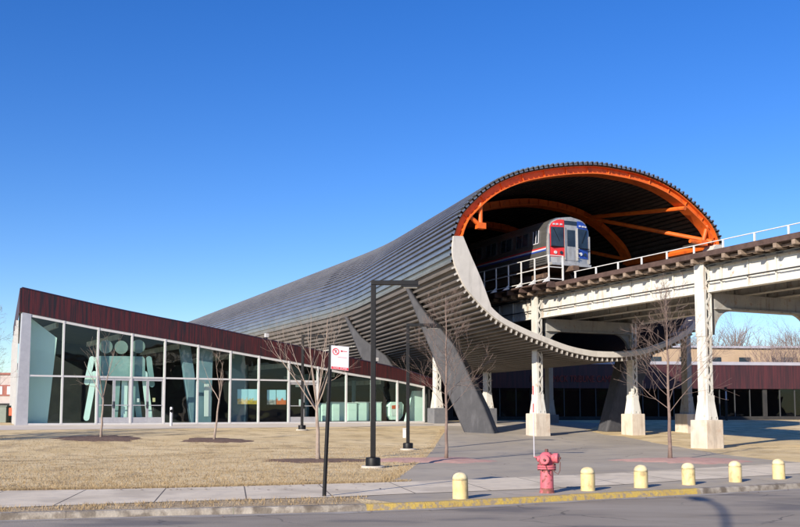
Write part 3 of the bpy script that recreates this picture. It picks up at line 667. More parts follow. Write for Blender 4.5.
# steel post by the doors, floodlights on the roof edge
g = gp(171, 426)
p = thing('steel_post', 'short stainless post beside the entrance doors', 'post', g)
MB().lathe(g, [(.085, 0), (.085, 1.05), (.07, 1.09), (.0, 1.10)], 16).build('shaft', M_alu, p, smooth=True); MB().fbox((g - FP0).dot(FU) - .1, (g - FP0).dot(FU) + .1, g.z + .78, g.z + .95, tdist(g.x, g.y) + .08, tdist(g.x, g.y) + .11).build('push_plate', M_black, p)
for (x, y, lab) in ((267.5, 336, 'small white floodlight on the fascia roof edge, the left one of two'), (377.5, 359, 'small white floodlight on the fascia roof edge beside the tallest lamp post')):
    L_, z_ = f_px(x, y); zt_ = ztop(L_) + .06; fl = thing('floodlight', lab, 'floodlight', FA(L_, zt_, -.05), 'floodlights on the pavilion roof')
    MB().fbox(L_ - .14, L_ + .14, zt_ + .12, zt_ + .38, -.2, -.05).build('lamp_head', M_alu_w, fl, bevel=.03); MB().fbox(L_ - .04, L_ + .04, zt_, zt_ + .118, -.15, -.07).build('bracket', M_black, fl)
# ------------------------------------------------------------------ the tube
MQ = TT(0, 2.0, 0)     # mouth plane
def m_px(x, y):
    p = at_plane(x, y, MQ, TD); return Vector(((p - MQ).dot(TR), p.z))
outl_px = [(452.5, 236), (457, 222), (462, 212), (468, 205), (476, 197), (486, 188.5), (500, 180), (520, 172), (540, 167.6), (560, 165), (580, 163.6), (600, 163.9), (620, 167), (640, 171.6), (660, 179), (676, 188), (688, 197), (700, 208), (710, 218.5), (716, 227), (720, 236), (722, 245),
           (721.5, 262), (719, 280), (713, 300), (703, 318), (690, 333), (672, 344), (650, 352.5), (635, 356), (618, 357.7), (597, 357.3), (582.7, 355.3), (568.4, 352), (554, 347), (540, 341.3), (530, 337.5), (519, 332.5), (504, 325), (492.8, 317.5), (481.4, 307.3), (470, 294.8), (462.8, 285), (455.5, 269.4), (452, 258), (451.2, 247.8), (452.5, 236)]
NR = 140; SUB = 4
out2 = smooth_line([m_px(*p) for p in outl_px], NR * SUB * 4 + 1)[:-1]
ND = len(out2)
def normal2(i):
    a = out2[(i - 3) % ND]; b = out2[(i + 3) % ND]; t = (b - a).normalized(); return Vector((-t.y, t.x))
cen = Vector((sum(p.x for p in out2) / ND, sum(p.y for p in out2) / ND))
sgn = 1 if normal2(0).dot(out2[0] - cen) > 0 else -1
ww = [p.x for p in out2]; zz = [p.y for p in out2]
wc = (min(ww) + max(ww)) / 2; zc = (min(zz) + max(zz)) / 2; ha = (max(ww) - min(ww)) / 2; hb = (max(zz) - min(zz)) / 2
print('mouth', wc, zc, ha, hb)
# rings: (t, centre w, half width, half height, tooth scale)
RT = 2.0
lw = min(ww)
kink = None
# rear tube leftmost line passes through the kink ring's left edge
D2 = 76.4; kp_ = at_depth(346, 297, D2); kw = (kp_ - MQ).dot(TR); kt = (kp_ - TB).dot(TD)
ha2 = 7.2
rings = [(RT, wc, ha, hb, zc, 1.0), (kt, kw + ha2, ha2, 5.85, 10.42, .85)]
rings_s = rings + [(kt - 95, kw + ha2 - .3, ha2, 5.3, 9.8, .85)]
KB = 6.0     # the shell bends gently through the kink
def lerp_ring(r0, r1, t): 
    f = (r0[0] - t) / (r0[0] - r1[0]); return tuple(x + (y - x) * f for x, y in zip(r0, r1))
ra = lerp_ring(rings_s[0], rings_s[1], kt + KB); rc = lerp_ring(rings_s[1], rings_s[2], kt - KB)
bend = []
for k in range(1, 7):
    f = k / 7; bend.append(tuple((1 - f) ** 2 * x + 2 * f * (1 - f) * y + f * f * z for x, y, z in zip(ra, rings_s[1], rc)))
rings = [rings_s[0], ra] + bend + [rc, rings_s[2]]
print('kink', kw, kt)
def ring_pt(j, i, off):
    t, w, a, b, zc_, sc_ = rings[j]; p = out2[i % ND]; q = p + normal2(i) * sgn * off * sc_
    # scale about the centre
    x = (q.x - wc) * a / ha; z = (q.y - zc) * b / hb
    return TT(w + x, t, zc_ + z)
tube = thing('tube_canopy', 'huge oval steel tube wrapped around the elevated railway', 'tunnel', TT(wc, -8, ZT))
i_spring_r = min(range(ND), key=lambda i: (out2[i] - m_px(722, 245)).length)
i_spring_l = min(range(ND), key=lambda i: (out2[i] - m_px(452.5, 236)).length) % ND
i_low_l = min(range(ND), key=lambda i: (out2[i] - m_px(453.5, 266)).length)
mb = MB(); step = ND // NR
prof = []   # (index, offset)
for k in range(NR):
    b = k * step
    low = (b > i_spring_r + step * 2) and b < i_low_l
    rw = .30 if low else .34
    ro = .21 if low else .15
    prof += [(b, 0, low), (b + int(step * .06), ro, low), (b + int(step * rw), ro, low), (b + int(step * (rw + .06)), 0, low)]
NP = len(prof); nr = len(rings)
for j in range(nr):
    for i, o, low in prof: mb.v.append(ring_pt(j, i, o))
for j in range(nr):
    for i, o, low in prof: mb.v.append(ring_pt(j, i, -.35 if low else o - .06))
for k in range(NP):
    k2 = (k + 1) % NP; low = prof[k][2]
    for j in range(nr - 1):
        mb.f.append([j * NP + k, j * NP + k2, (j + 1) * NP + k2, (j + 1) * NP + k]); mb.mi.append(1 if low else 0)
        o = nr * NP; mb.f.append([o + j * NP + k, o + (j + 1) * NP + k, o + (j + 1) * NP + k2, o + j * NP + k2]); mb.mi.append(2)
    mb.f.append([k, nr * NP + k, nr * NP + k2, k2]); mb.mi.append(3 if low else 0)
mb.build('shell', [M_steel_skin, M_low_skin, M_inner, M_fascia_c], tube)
# orange ribs (upper half): web plate + inner flange
def rib_at(t, w0, a, b, zc_, name, depth=.35, rad=.50, inset=.02, fl=.5, lip=False):
    idx = list(range(0, i_spring_r + 1, 8)); 
    if idx[-1] != i_spring_r: idx.append(i_spring_r)
    mbr = MB()
    def P(i, off, dt):
        q = out2[i % ND] + normal2(i) * sgn * off; return TT(w0 + (q.x - wc) * a / ha, t + dt, zc_ + (q.y - zc) * b / hb)
    def sweep(sec):
        base = len(mbr.v); n = len(sec)
        for i in idx:
            for off, dt in sec: mbr.v.append(P(i, off, dt))
        for r in range(len(idx) - 1):
            for k in range(n):
                k2 = (k + 1) % n; mbr.f.append([base + r * n + k, base + r * n + k2, base + (r + 1) * n + k2, base + (r + 1) * n + k]); mbr.mi.append(0)
        mbr.f.append([base + k for k in range(n)]); mbr.mi.append(0)
        e = base + (len(idx) - 1) * n; mbr.f.append([e + k for k in range(n)]); mbr.mi.append(0)
    sweep([(-inset, -.03), (-inset, .0), (-rad, .0), (-rad, -.03)])
    sweep([(-rad - .003, -fl), (-rad - .003, .26), (-rad - .06, .26), (-rad - .06, -fl)])
    sweep([(-inset, -fl * .6), (-inset, -.033), (-inset - .05, -.033), (-inset - .05, -fl * .6)])
    if lip: sweep([(-inset + .02, -.2), (-inset + .015, .20), (-inset - .035, .20), (-inset - .05, -.2)])
    # splice bolts / stiffeners
    for q in range(0, len(idx) - 1, 9 if lip else 5):
        i = idx[q]; p0 = P(i, -inset - .05, .0); p1 = P(i, -rad, .0); d = (p1 - p0)
        s = TD * .09; tn = (P(i + 4, -.3, 0) - P(i, -.3, 0)).normalized() * .03
        mbr.hexa([p0, p1, p1 + tn, p0 + tn], [p0 + s, p1 + s, p1 + s + tn, p0 + s + tn])
    return mbr.build(name, M_orange, tube)
def ring_interp(t):
    f = (RT - t) / (RT - kt); r0, r1 = rings_s[0], rings_s[1]; L = lambda k: r0[k] + (r1[k] - r0[k]) * f; return L(1), L(2), L(3), L(4)
w0, a_r, b_r, z_r = ring_interp(RT - .36)
rib_at(RT - .36, w0, a_r, b_r, z_r, 'arch_rib', inset=.10, rad=.50, lip=True)
for t in (RT - 8.2, RT - 16.5, RT - 25):
    w0, a, b, z_ = ring_interp(t); rib_at(t, w0, a - .33, b - .33, z_, 'arch_rib', inset=.05)
# diagonal braces inside
def rib_pt(t, frac, off=-.75):
    w0, a, b, z_ = ring_interp(t); i = int(frac * i_spring_r); q = out2[i] + normal2(i) * sgn * off
    return TT(w0 + (q.x - wc) * a / ha, t, z_ + (q.y - zc) * b / hb)
def bar(p, q, r, name='brace', m=M_orange): return MB().tube([p, q], r, 8).build(name, m, tube, smooth=True)
t0, t1, t2, t3 = RT, RT - 8.2, RT - 16.5, RT - 25
for (ta, fa, tb, fb) in ((t0, .98, t1, .74), (t0, .83, t1, .74), (t1, .98, t2, .76), (t1, .74, t2, .96), (t2, .98, t3, .76), (t1, .02, t2, .24)):
    bar(rib_pt(ta, fa), rib_pt(tb, fb), .13)
# hanger brackets at the two springing points
for side in (0, 1):
    pts = (((480.5, 203), (480.5, 226)), ((469, 216), (480.5, 226)), ) if side == 0 else (((707, 226), (702.5, 243)), ((702.5, 243.5), (690, 241)))
    for (a_, b_) in pts:
        pa = at_plane(*a_, TT(0, RT - .3, 0), TD); pb = at_plane(*b_, TT(0, RT - .3, 0), TD); bar(pa, pb, .12, 'hanger')
    nd = at_plane(*pts[0][1], TT(0, RT - .3, 0), TD); MB().box(nd, (.5, .35, .32), rot=TANG).build('node_plate', M_orange, tube)
pa = at_plane(714, 246, TT(0, RT - .4, 0), TD); w_, a_, b_, z_ = ring_interp(t1); bar(pa, TT(w_ + a_ - .9, t1, pa.z), .22, 'spring_beam')
# concrete mouth crescent
inn_px = [(462.2, 236.4), (470, 255.5), (480.8, 280.5), (489, 303), (491.6, 308.4), (504, 319), (521, 329.3), (533.7, 334.6), (550, 341.5), (568.4, 347.7), (582, 350.5), (597, 352.4), (612, 353.3)]
inn = [m_px(*p) for p in inn_px]; wm = m_px(615, 356).x
inn_r = [Vector((2 * wm - p.x if 2 * wm - p.x < max(ww) - .5 else max(ww) - .5, p.y)) for p in inn[::-1]]
# inner crescent on the right follows the outline with the same thickness as the left
outer_idx = list(range(i_spring_r, ND, 4)) + [0]
outer_pts = [out2[i % ND] + normal2(i % ND) * sgn * -.02 for i in outer_idx]
NI = len(outer_pts)
inner_all = smooth_line(inn[::-1], 160)  # bottom -> left spring
def inner_for(k):
    i = outer_idx[k] % ND; p = out2[i]
    if p.x <= wm:
        return None
left_ids = [k for k in range(NI) if outer_pts[k].x <= wm]; right_ids = [k for k in range(NI) if outer_pts[k].x > wm]
def fracs(ids):
    c = [0]
    for a_, b_ in zip(ids, ids[1:]): c.append(c[-1] + (outer_pts[b_] - outer_pts[a_]).length)
    return [x_ / c[-1] for x_ in c]
inner = {}
for k, f in zip(left_ids, fracs(left_ids)): inner[k] = inner_all[min(int(f * 159), 159)]
fr = fracs(right_ids); fl_ = fracs(left_ids)
for k, f in zip(right_ids, fr):
    g_ = 1 - f; kk = min(range(len(fl_)), key=lambda q: abs(fl_[q] - g_)); ko = left_ids[kk]
    d = (outer_pts[ko] - inner[ko]).length; i = outer_idx[k] % ND; inner[k] = outer_pts[k] - normal2(i) * sgn * d
mb = MB(); T0, T1 = RT + .003, RT + .10
for k in range(NI):
    for p2, t in ((outer_pts[k], T0), (outer_pts[k], T1), (inner[k], T1), (inner[k], T0 - .8)): mb.v.append(TT(p2.x, t, p2.y))
for k in range(NI - 1):
    for s in range(4):
        s2 = (s + 1) % 4; mb.f.append([k * 4 + s, k * 4 + s2, (k + 1) * 4 + s2, (k + 1) * 4 + s]); mb.mi.append(0)
mb.f.append([0, 1, 2, 3]); mb.mi.append(0); e = (NI - 1) * 4; mb.f.append([e, e + 1, e + 2, e + 3]); mb.mi.append(0)
mb.build('mouth_rim', M_fascia_c, tube)
# leaning legs
def leg(name, label, base, tip, pts, th=1.0, flip=None):
    base = Vector(base); tip = Vector(tip); u = (base - tip); u.z = 0; u.normalize(); n = Vector((u.y, -u.x, 0))
    if n.y > 0: n = -n
    loop = [at_plane(x, y, base, n) for x, y in pts]
    root = thing(name, label, 'support leg', (base.x, base.y, zg(base.x, base.y)), 'leaning legs carrying the tube')
    z0 = zg(base.x, base.y) - .25
    loop2 = []
    for p in loop:
        loop2.append(p)
    mb = MB(); mb.hexa([p - n * (th * .5) for p in loop2], [p + n * (th * .5) for p in loop2])
    mb.build('shaft', M_leg, root, bevel=.16, smooth=True, bseg=3)
    return root, loop, n
LEG1 = [(407.5, 287.5), (411, 288), (420, 302), (431, 317), (444, 330), (457, 346), (466, 363), (476, 385), (487, 408), (498, 436), (468, 436), (459, 415), (446, 384), (432, 348), (418, 314)]
leg('leaning_leg', 'big dark grey slab leg leaning from the plaza up to the tube flank', (4.8, 55.8, 0), (.6, 57.6, 0), LEG1)
dx = 0
LEG2 = [(346, 316.5), (349, 317), (356, 328), (364, 338), (376, 347), (388, 356), (396, 368), (404, 384), (412, 400), (388, 400), (374, 376), (362, 356), (353, 334)]
leg('leaning_leg', 'dark grey slab leg rising behind the red fascia roof', (-.0, 73.2, 0), (-4.2, 75.0, 0), LEG2, .9)
# mirrored leg on the right
b3 = TT(6.9, -3.2, 0)
LEG3 = [(601, 433), (628, 433), (634, 405), (640, 380), (651, 350), (664, 335), (650, 336), (634, 341), (622, 348), (615, 378), (608, 405)]
leg('leaning_leg', 'dark shaded slab leg leaning behind the white column under the tube mouth', b3, b3 - TR * 2, LEG3, 1.0)
# ------------------------------------------------------------------ elevated railway
via = thing('elevated_railway', 'cream painted steel elevated railway running into the tube', 'viaduct', TT(3, 10, 0))
TF, TBK = 46.0, -112.0
ZG0, ZG1 = 6.95, 8.20
def girder(w, m, name, detail=True):
    mb = MB(); mb.tbox(w - .03, w + .03, TBK, TF, ZG0 + .04, ZG1 - .04)
    mb.tbox(w - .2, w + .2, TBK, TF, ZG0, ZG0 + .038); mb.tbox(w - .2, w + .2, TBK, TF, ZG1 - .038, ZG1)
    for sg in (-1, 1):   # flange angles
        mb.tbox(w + sg * .033, w + sg * .06, TBK, TF, ZG0 + .042, ZG0 + .18); mb.tbox(w + sg * .033, w + sg * .06, TBK, TF, ZG1 - .18, ZG1 - .042)
    t = -30.0
    while t < TF - 1:
        for sg in (-1, 1):
            mb.tbox(w + sg * .063, w + sg * .16, t - .02, t + .02, ZG0 + .042, ZG1 - .042)
            mb.tbox(w + sg * .034, w + sg * .055, t + .023, t + .14, ZG0 + .19, ZG1 - .19)
        t += 1.52
    return mb.build(name, m, via)
girder(0, M_white, 'girder'); girder(6.69, M_white, 'girder')
for w in (2.3, 4.4): girder(w, M_under, 'stringer')
# deck of ties, edge timbers, rails
mb = MB(); t = TBK; k = 0
while t < TF:
    mb.tbox(-.55, 7.3, t, t + .24, 8.223, 8.40); t += .62; k += 1
ties = mb.build('ties', M_tie, via)
mb = MB(); mb.tbox(-.92, -.62, TBK, TF, 8.43, 8.66); mb.tbox(-.618, .2, TBK, TF, 8.43, 8.49); mb.build('edge_timber', M_timber, via)
mb = MB(); mb.tbox(7.2, 7.5, TBK, TF, 8.43, 8.66); mb.build('edge_timber', M_timber, via)
mb = MB(); mb.tbox(.25, 7.0, TBK, TF, 8.403, 8.46); mb.build('footwalk', M_timber, via)
for wct in (1.5, 5.3):
    for s in (-.72, .72):
        m_ = MB(); m_.tbox(wct + s - .07, wct + s + .07, TBK, TF, 8.463, 8.70); m_.tbox(wct + s - .035, wct + s + .035, TBK, TF, 8.703, 8.95); m_.build('running_rail', M_rail, via)
# outriggers : dark bracket under the edge timber
mb = MB(); t = -40.0; mb.tbox(-.60, -.56, t, TF, 8.26, 8.36)
while t < TF:
    mb.tbox(-.90, -.56, t + .03, t + .21, 8.235, 8.427); t += .93
mb.build('tie_ends', M_tie, via)
# cable tray along the girder
mb = MB(); mb.tube([TT(-.23, -20, 7.42), TT(-.23, TF, 7.42)], .035, 6); mb.tube([TT(-.30, -20, 8.10), TT(-.30, TF, 8.10)], .045, 6)
mb.build('conduit', M_cable, via)
# low white rail on the edge timber
mb = MB(); mb.tube([TT(-.78, 4.3, 9.04), TT(-.78, TF, 9.04)], .024, 6); t = 4.4
while t < TF:
    mb.tbox(-.81, -.75, t - .035, t + .035, 8.663, 9.03); t += 1.75
mb.build('edge_rail', M_white_rail, via)
# inspection platform with railing beside the train
mb = MB(); mb.tbox(-1.35, -.93, -14, 2.75, 8.62, 8.70); 
t = -13.5
while t < 2.9:
    mb.tbox(-1.40, .1, t - .08, t + .08, 8.38, 8.617); t += 1.35
plat = mb.build('platform', M_timber, via)
mb = MB(); t = -13.4; posts = []
while t < 2.75: posts.append(t); t += 1.343
for t in posts:
    mb.tbox(-1.32, -1.26, t - .03, t + .03, 8.703, 10.16)
    mb.hexa([TT(-1.33, t - .05, 8.705), TT(-1.33, t - .05, 8.95), TT(-1.70, t - .05, 8.62)], [TT(-1.33, t + .05, 8.705), TT(-1.33, t + .05, 8.95), TT(-1.70, t + .05, 8.62)])
for z in (10.14, 9.50, 8.85): mb.tube([TT(-1.29, posts[0], z), TT(-1.29, posts[-1], z)], .03, 6)
tl = posts[-1]
for z in (10.14, 9.50, 8.85): mb.tube([TT(-1.29, tl, z), TT(-.35, tl, z)], .03, 6)
mb.tbox(-.40, -.32, tl - .04, tl + .04, 8.703, 10.16)
mb.build('railing', M_white_rail, via)
# cross girders with curved brackets at each bent
def cross(t, w1, m):
    mb = MB(); mb.tbox(.32, w1 - .32, t - .16, t + .16, 6.30, 6.945)
    mb.tbox(.30, w1 - .30, t - .28, t + .28, 6.22, 6.297)
    for side in (0, 1):
        cw = .32 if side == 0 else w1 - .32; sg = 1 if side == 0 else -1; r = 1.15; zt_ = 6.218
        loop = [(cw, zt_), (cw, zt_ - r)] + [(cw + sg * (r - r * math.cos(a)), zt_ - r + r * math.sin(a)) for a in [math.pi / 2 * k / 10 for k in range(1, 11)]]
        mb.hexa([TT(a, t - .10, b) for a, b in loop], [TT(a, t + .10, b) for a, b in loop])
    return mb.build('cross_girder', m, via)
# columns
SPAN = 13.05
def column(label, pos, ztop_, m, mp, zbase=None, lattice=True, cover=False, pl_h=1.25, pw=1.02, name='steel_column', group='riveted steel columns under the railway', sc_=1.0):
    x, y = pos.x, pos.y; z0 = zg(x, y) if zbase is None else zbase
    c = thing(name, label, 'column', (x, y, z0), group, rz=TANG)   # local x = across, y = away along track
    OFF[c] = Vector((0, 0, 0))
    H = ztop_ - z0; a, b = .185 * sc_, .27 * sc_      # half width across, half depth along
    MB().hexa([Vector((sx * pw / 2, sy * pw / 2, -.3)) for sx, sy in ((-1, -1), (1, -1), (1, 1), (-1, 1))], [Vector((sx * pw / 2 * .98, sy * pw / 2 * .98, pl_h)) for sx, sy in ((-1, -1), (1, -1), (1, 1), (-1, 1))]).build('plinth', mp, c, bevel=.04)
    s = MB(); zs = pl_h + .003; zs1 = pl_h + .85
    if lattice:
        for sx in (-1, 1):
            s.box((sx * (a - .015), 0, (zs1 + H) / 2), (.03, 2 * b, H - zs1))
            for sy in (-1, 1): s.box((sx * (a - .075), sy * (b - .012), (zs1 + H) / 2), (.088, .024, H - zs1))
    else:
        s.box((0, 0, (zs1 + H) / 2), (2 * a, 2 * b, H - zs1))
    shaft = s.build('shaft', m, c)
    if lattice:
        l = MB(); z = zs1 + .15; up_ = True; pitch = .42
        for sy in (-1, 1):
            z = zs1 + .1; up_ = True
            while z + pitch < H - .3:
                x0_, x1_ = (-(a - .05), a - .05) if up_ else (a - .05, -(a - .05)); yy = sy * (b + .012)
                p0 = Vector((x0_, yy, z)); p1 = Vector((x1_, yy, z + pitch)); d = (p1 - p0).normalized(); nn = Vector((-d.z, 0, d.x)) * .045; th = Vector((0, .018, 0))
                l.hexa([p0 - nn, p0 + nn, p1 + nn, p1 - nn], [p0 - nn + th * sy, p0 + nn + th * sy, p1 + nn + th * sy, p1 - nn + th * sy]); z += pitch; up_ = not up_
        l.build('lattice', m, c)
    sh = MB(); f = 1.55
    sh.hexa([Vector((sx * a * f, sy * b * f, zs)) for sx, sy in ((-1, -1), (1, -1), (1, 1), (-1, 1))], [Vector((sx * (a + .02), sy * (b + .035), zs1)) for sx, sy in ((-1, -1), (1, -1), (1, 1), (-1, 1))])
    sh.box((0, 0, zs1 + .12), (2 * a + .04, 2 * b + .08, .24))
    for sx in (-1, 1):
        for q in range(4): sh.box((sx * (a * f * .5), -(b * f + .008) + q * 0.0 + .0, zs + .08 + q * .02), (.035, .03, .035))
    sh.build('base_shoe', m, c)
    # rivets along the side plates
    rv = MB(); z = zs1 + .4
    while z < H - .2:
        for sx in (-1, 1):
            for yy in (-b * .72, b * .72): rv.box((sx * (a + .006), yy, z), (.016, .04, .04))
        z += .22
    rv.build('rivets', m, c)
    if cover:
        cv = MB()
        for sx in (-1, 1): cv.box((sx * (a + .018), 0, H - 1.75), (.03, 2 * b + .05, 3.5))
        cv.build('cover_plate', m, c)
    return c
ZC = 8.42
column('tall riveted cream column with splice plate, nearest column to the street', TT(-.22, SPAN, 0), ZC + .05, M_white, M_plinth, cover=True)
column('cream lattice column on pale plinth at the left of the tube mouth', TT(-.25, 0, 0), ZC, M_white, M_plinth)
column('cream lattice column half hidden by the rim at the right of the tube mouth', TT(6.6, 0, 0), 6.9, M_white, M_plinth)
column('cream column beyond the right edge of the nearest bent', TT(6.69, SPAN, 0), 6.9, M_white, M_plinth)
pc = at_depth(437, 426, 66.0); pc.z = 0
column('small cream column on dark grey plinth at the pavilion end', pc, ZC, M_white, M_plinth_g, pl_h=1.05)
pc = at_depth(487.5, 426, 68.0); pc.z = 0
column('cream column on grey plinth half hidden behind the big leaning leg', pc, ZC, M_white, M_plinth_g, pl_h=1.05)
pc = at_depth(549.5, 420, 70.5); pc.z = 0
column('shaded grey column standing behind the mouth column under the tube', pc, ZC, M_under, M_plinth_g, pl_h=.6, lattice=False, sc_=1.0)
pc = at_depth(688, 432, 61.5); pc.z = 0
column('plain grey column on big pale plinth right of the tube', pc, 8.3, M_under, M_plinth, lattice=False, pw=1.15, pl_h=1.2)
cross(0, 6.69, M_under); cross(SPAN, 6.69, M_under); cross(2 * SPAN, 6.69, M_under)
column('cream column of the bent beyond the picture', TT(-.1, 2 * SPAN, 0), ZC, M_white, M_plinth)
# ------------------------------------------------------------------ train
def widen(root, wct, kx, z0, kz):
    for ch in root.children_recursive:
        off = OFF[ch]
        for v in ch.data.vertices:
            p = v.co + off; w = (p - TB).dot(TR); p = p + TR * ((w - wct) * (kx - 1)); p.z = z0 + (p.z - z0) * kz; v.co = p - off
def train(label, t_front, length, front=True):
    RZ = 8.95; wct = 1.5
    tr = thing('train_car', label, 'train', TT(wct, t_front - length / 2, RZ), 'cars of the train in the tube')
    zf = RZ + 1.35; zr = RZ + 3.37; hw = 1.40
    # side profile loop (w,z)
    loop = [(-1.32, zf - .25), (-1.40, zf + .25), (-1.40, zf + .95), (-1.33, zr - .15), (-1.12, zr + .22), (-.75, zr + .43), (0, zr + .55), (.75, zr + .43), (1.12, zr + .22), (1.33, zr - .15), (1.40, zf + .95), (1.40, zf + .25), (1.32, zf - .25)]
    mb = MB(); mb.hexa([TT(wct + w, t_front - length, z) for w, z in loop], [TT(wct + w, t_front - .28, z) for w, z in loop])
    body = mb.build('body', M_train, tr)
    # side stripes and windows
    for sg in (-1, 1):
        wv = lambda z: (1.40 if zf + .25 <= z <= zf + .95 else 1.40 - .07 * max(0, (z - zf - .95)) / 1.0)
        for k, (mm, zz0) in enumerate(((M_red, .66), (M_signw, .58), (M_blue, .50))):
            s = MB(); s.tbox(wct + sg * 1.402 - .004, wct + sg * 1.402 + .004, t_front - length + .1, t_front - .3, zf + zz0, zf + zz0 + .078); s.build('stripe', mm, tr)
        tt = t_front - 1.0
        first = True
        while tt > t_front - length + 1.2:
            wd = .55 if first else 1.25
            ww_ = [(wct + sg * 1.405, zf + 1.02), (wct + sg * 1.355, zf + 1.78)]
            m_ = MB(); m_.hexa([TT(ww_[0][0], tt, ww_[0][1]), TT(ww_[0][0], tt - wd, ww_[0][1]), TT(ww_[1][0], tt - wd, ww_[1][1]), TT(ww_[1][0], tt, ww_[1][1])],
                               [TT(ww_[0][0] + sg * .02, tt, ww_[0][1]), TT(ww_[0][0] + sg * .02, tt - wd, ww_[0][1]), TT(ww_[1][0] + sg * .02, tt - wd, ww_[1][1]), TT(ww_[1][0] + sg * .02, tt, ww_[1][1])])
            wn = m_.build('window', M_wind, tr)
            fm = MB(); fm.hexa([TT(ww_[0][0] + sg * .021, tt, ww_[0][1] - .03), TT(ww_[0][0] + sg * .021, tt - wd, ww_[0][1] - .03), TT(ww_[0][0] + sg * .021, tt - wd, ww_[0][1] + .02), TT(ww_[0][0] + sg * .021, tt, ww_[0][1] + .02)], [TT(ww_[0][0] + sg * .038, tt, ww_[0][1] - .03), TT(ww_[0][0] + sg * .038, tt - wd, ww_[0][1] - .03), TT(ww_[0][0] + sg * .038, tt - wd, ww_[0][1] + .02), TT(ww_[0][0] + sg * .038, tt, ww_[0][1] + .02)])
            for tq in (tt, tt - wd, tt - wd * .5):
                fm.hexa([TT(ww_[0][0] + sg * .022, tq - .03, ww_[0][1]), TT(ww_[0][0] + sg * .022, tq + .03, ww_[0][1]), TT(ww_[1][0] + sg * .022, tq + .03, ww_[1][1]), TT(ww_[1][0] + sg * .022, tq - .03, ww_[1][1])],
                        [TT(ww_[0][0] + sg * .035, tq - .03, ww_[0][1]), TT(ww_[0][0] + sg * .035, tq + .03, ww_[0][1]), TT(ww_[1][0] + sg * .035, tq + .03, ww_[1][1]), TT(ww_[1][0] + sg * .035, tq - .03, ww_[1][1])])
            fm.build('frame', M_signw if first else M_hallframe, wn)  # frames past the first are dark, painting in the shade inside the tube
            tt -= wd + (.55 if first else .5); first = False
    # ribbed lower side
    rb = MB()
    for sg in (-1,):
        for k in range(5): rb.tbox(wct - 1.408, wct - 1.40, t_front - length + .1, t_front - .4, zf - .1 + k * .115, zf - .06 + k * .115)
    rb.build('side_ribs', M_train, tr)
    if front:
        # front end: a slightly bowed face
        fl = [( -1.32, zf - .22), (-1.36, zf + .25), (-1.36, zf + .95), (-1.29, zr - .15), (-1.09, zr + .2), (-.74, zr + .40), (0, zr + .52), (.74, zr + .40), (1.09, zr + .2), (1.29, zr - .15), (1.36, zf + .95), (1.36, zf + .25), (1.32, zf - .22)]
        mb = MB(); bow = lambda w: t_front - .02 - .24 * (abs(w) / 1.36) ** 2
        mb.hexa([TT(wct + w, t_front - .277, z) for w, z in fl], [TT(wct + w, bow(w), z) for w, z in fl])
        # tessellated face overlay
        face = MB(); ws = [-1.34 + 2.68 * k / 16 for k in range(17)]
        def fz(w): 
            a_ = abs(w)
            return lin([(0, zr + .50), (.74, zr + .38), (1.09, zr + .18), (1.29, zr - .17), (1.36, zf + 1.0)], a_)
        for a_, b_ in zip(ws, ws[1:]):
            face.hexa([TT(wct + a_, bow(a_) + .012, zf - .2), TT(wct + b_, bow(b_) + .012, zf - .2), TT(wct + b_, bow(b_) + .012, fz(b_)), TT(wct + a_, bow(a_) + .012, fz(a_))],
                      [TT(wct + a_, t_front - .27, zf - .2), TT(wct + b_, t_front - .27, zf - .2), TT(wct + b_, t_front - .27, fz(b_)), TT(wct + a_, t_front - .27, fz(a_))])
        face.build('front_face', M_train_f, tr)
        def patch(name, w0, w1, z0, z1, m, lift, parent, n=6, topcut=0.0, th=.02):
            p = MB(); q = [w0 + (w1 - w0) * k / n for k in range(n + 1)]
            for a_, b_ in zip(q, q[1:]):
                za = min(z1, fz(a_) - .06); zb_ = min(z1, fz(b_) - .06)
                p.hexa([TT(wct + a_, bow(a_) + lift, z0), TT(wct + b_, bow(b_) + lift, z0), TT(wct + b_, bow(b_) + lift, zb_), TT(wct + a_, bow(a_) + lift, za)],
                       [TT(wct + a_, bow(a_) + lift + th, z0), TT(wct + b_, bow(b_) + lift + th, z0), TT(wct + b_, bow(b_) + lift + th, zb_), TT(wct + a_, bow(a_) + lift + th, za)])
            return p.build(name, m, parent)
        rp = patch('red_panel', -1.22, -.42, zf + .16, zr + .3, M_red, .014, tr); bp_ = patch('blue_panel', .42, 1.22, zf + .16, zr + .3, M_blue, .014, tr)
        for pn, s in ((rp, -1), (bp_, 1)):
            w0, w1 = (-1.17, -.46) if s < 0 else (.46, 1.17)
            ws_ = patch('windscreen', w0, w1, zf + .76, zf + 1.88, M_wind, .036, pn)
            wp = MB(); a_ = s * 1.05; b_ = s * .72; wp.hexa([TT(wct + a_, bow(a_) + .06, zf + 1.80), TT(wct + a_ + .03, bow(a_) + .06, zf + 1.80), TT(wct + b_ + .03, bow(b_) + .06, zf + 1.05), TT(wct + b_, bow(b_) + .06, zf + 1.05)], [TT(wct + a_, bow(a_) + .075, zf + 1.80), TT(wct + a_ + .03, bow(a_) + .075, zf + 1.80), TT(wct + b_ + .03, bow(b_) + .075, zf + 1.05), TT(wct + b_, bow(b_) + .075, zf + 1.05)]); wp.build('wiper', M_black, ws_)
            sl_ = MB(); sl_.tbox(wct + w0 - .02, wct + w1 + .02, bow(w0 if s < 0 else w1) + .04, bow(.46) + .062, zf + .72, zf + .757); sl_.build('window_seal', M_black, pn)
            for wl in (.62, .95):
                c_ = TT(wct + s * wl, bow(wl) + .05, zf + .40)
                h = MB(); n = 14
                base = [c_ + (TR * math.cos(2 * math.pi * k / n) + Vector((0, 0, 1)) * math.sin(2 * math.pi * k / n)) * .095 for k in range(n)]
                h.hexa(base, [p + TD * .04 for p in base]); h.build('headlight', M_lens if (wl > .8) == (s < 0) else M_wind, pn)
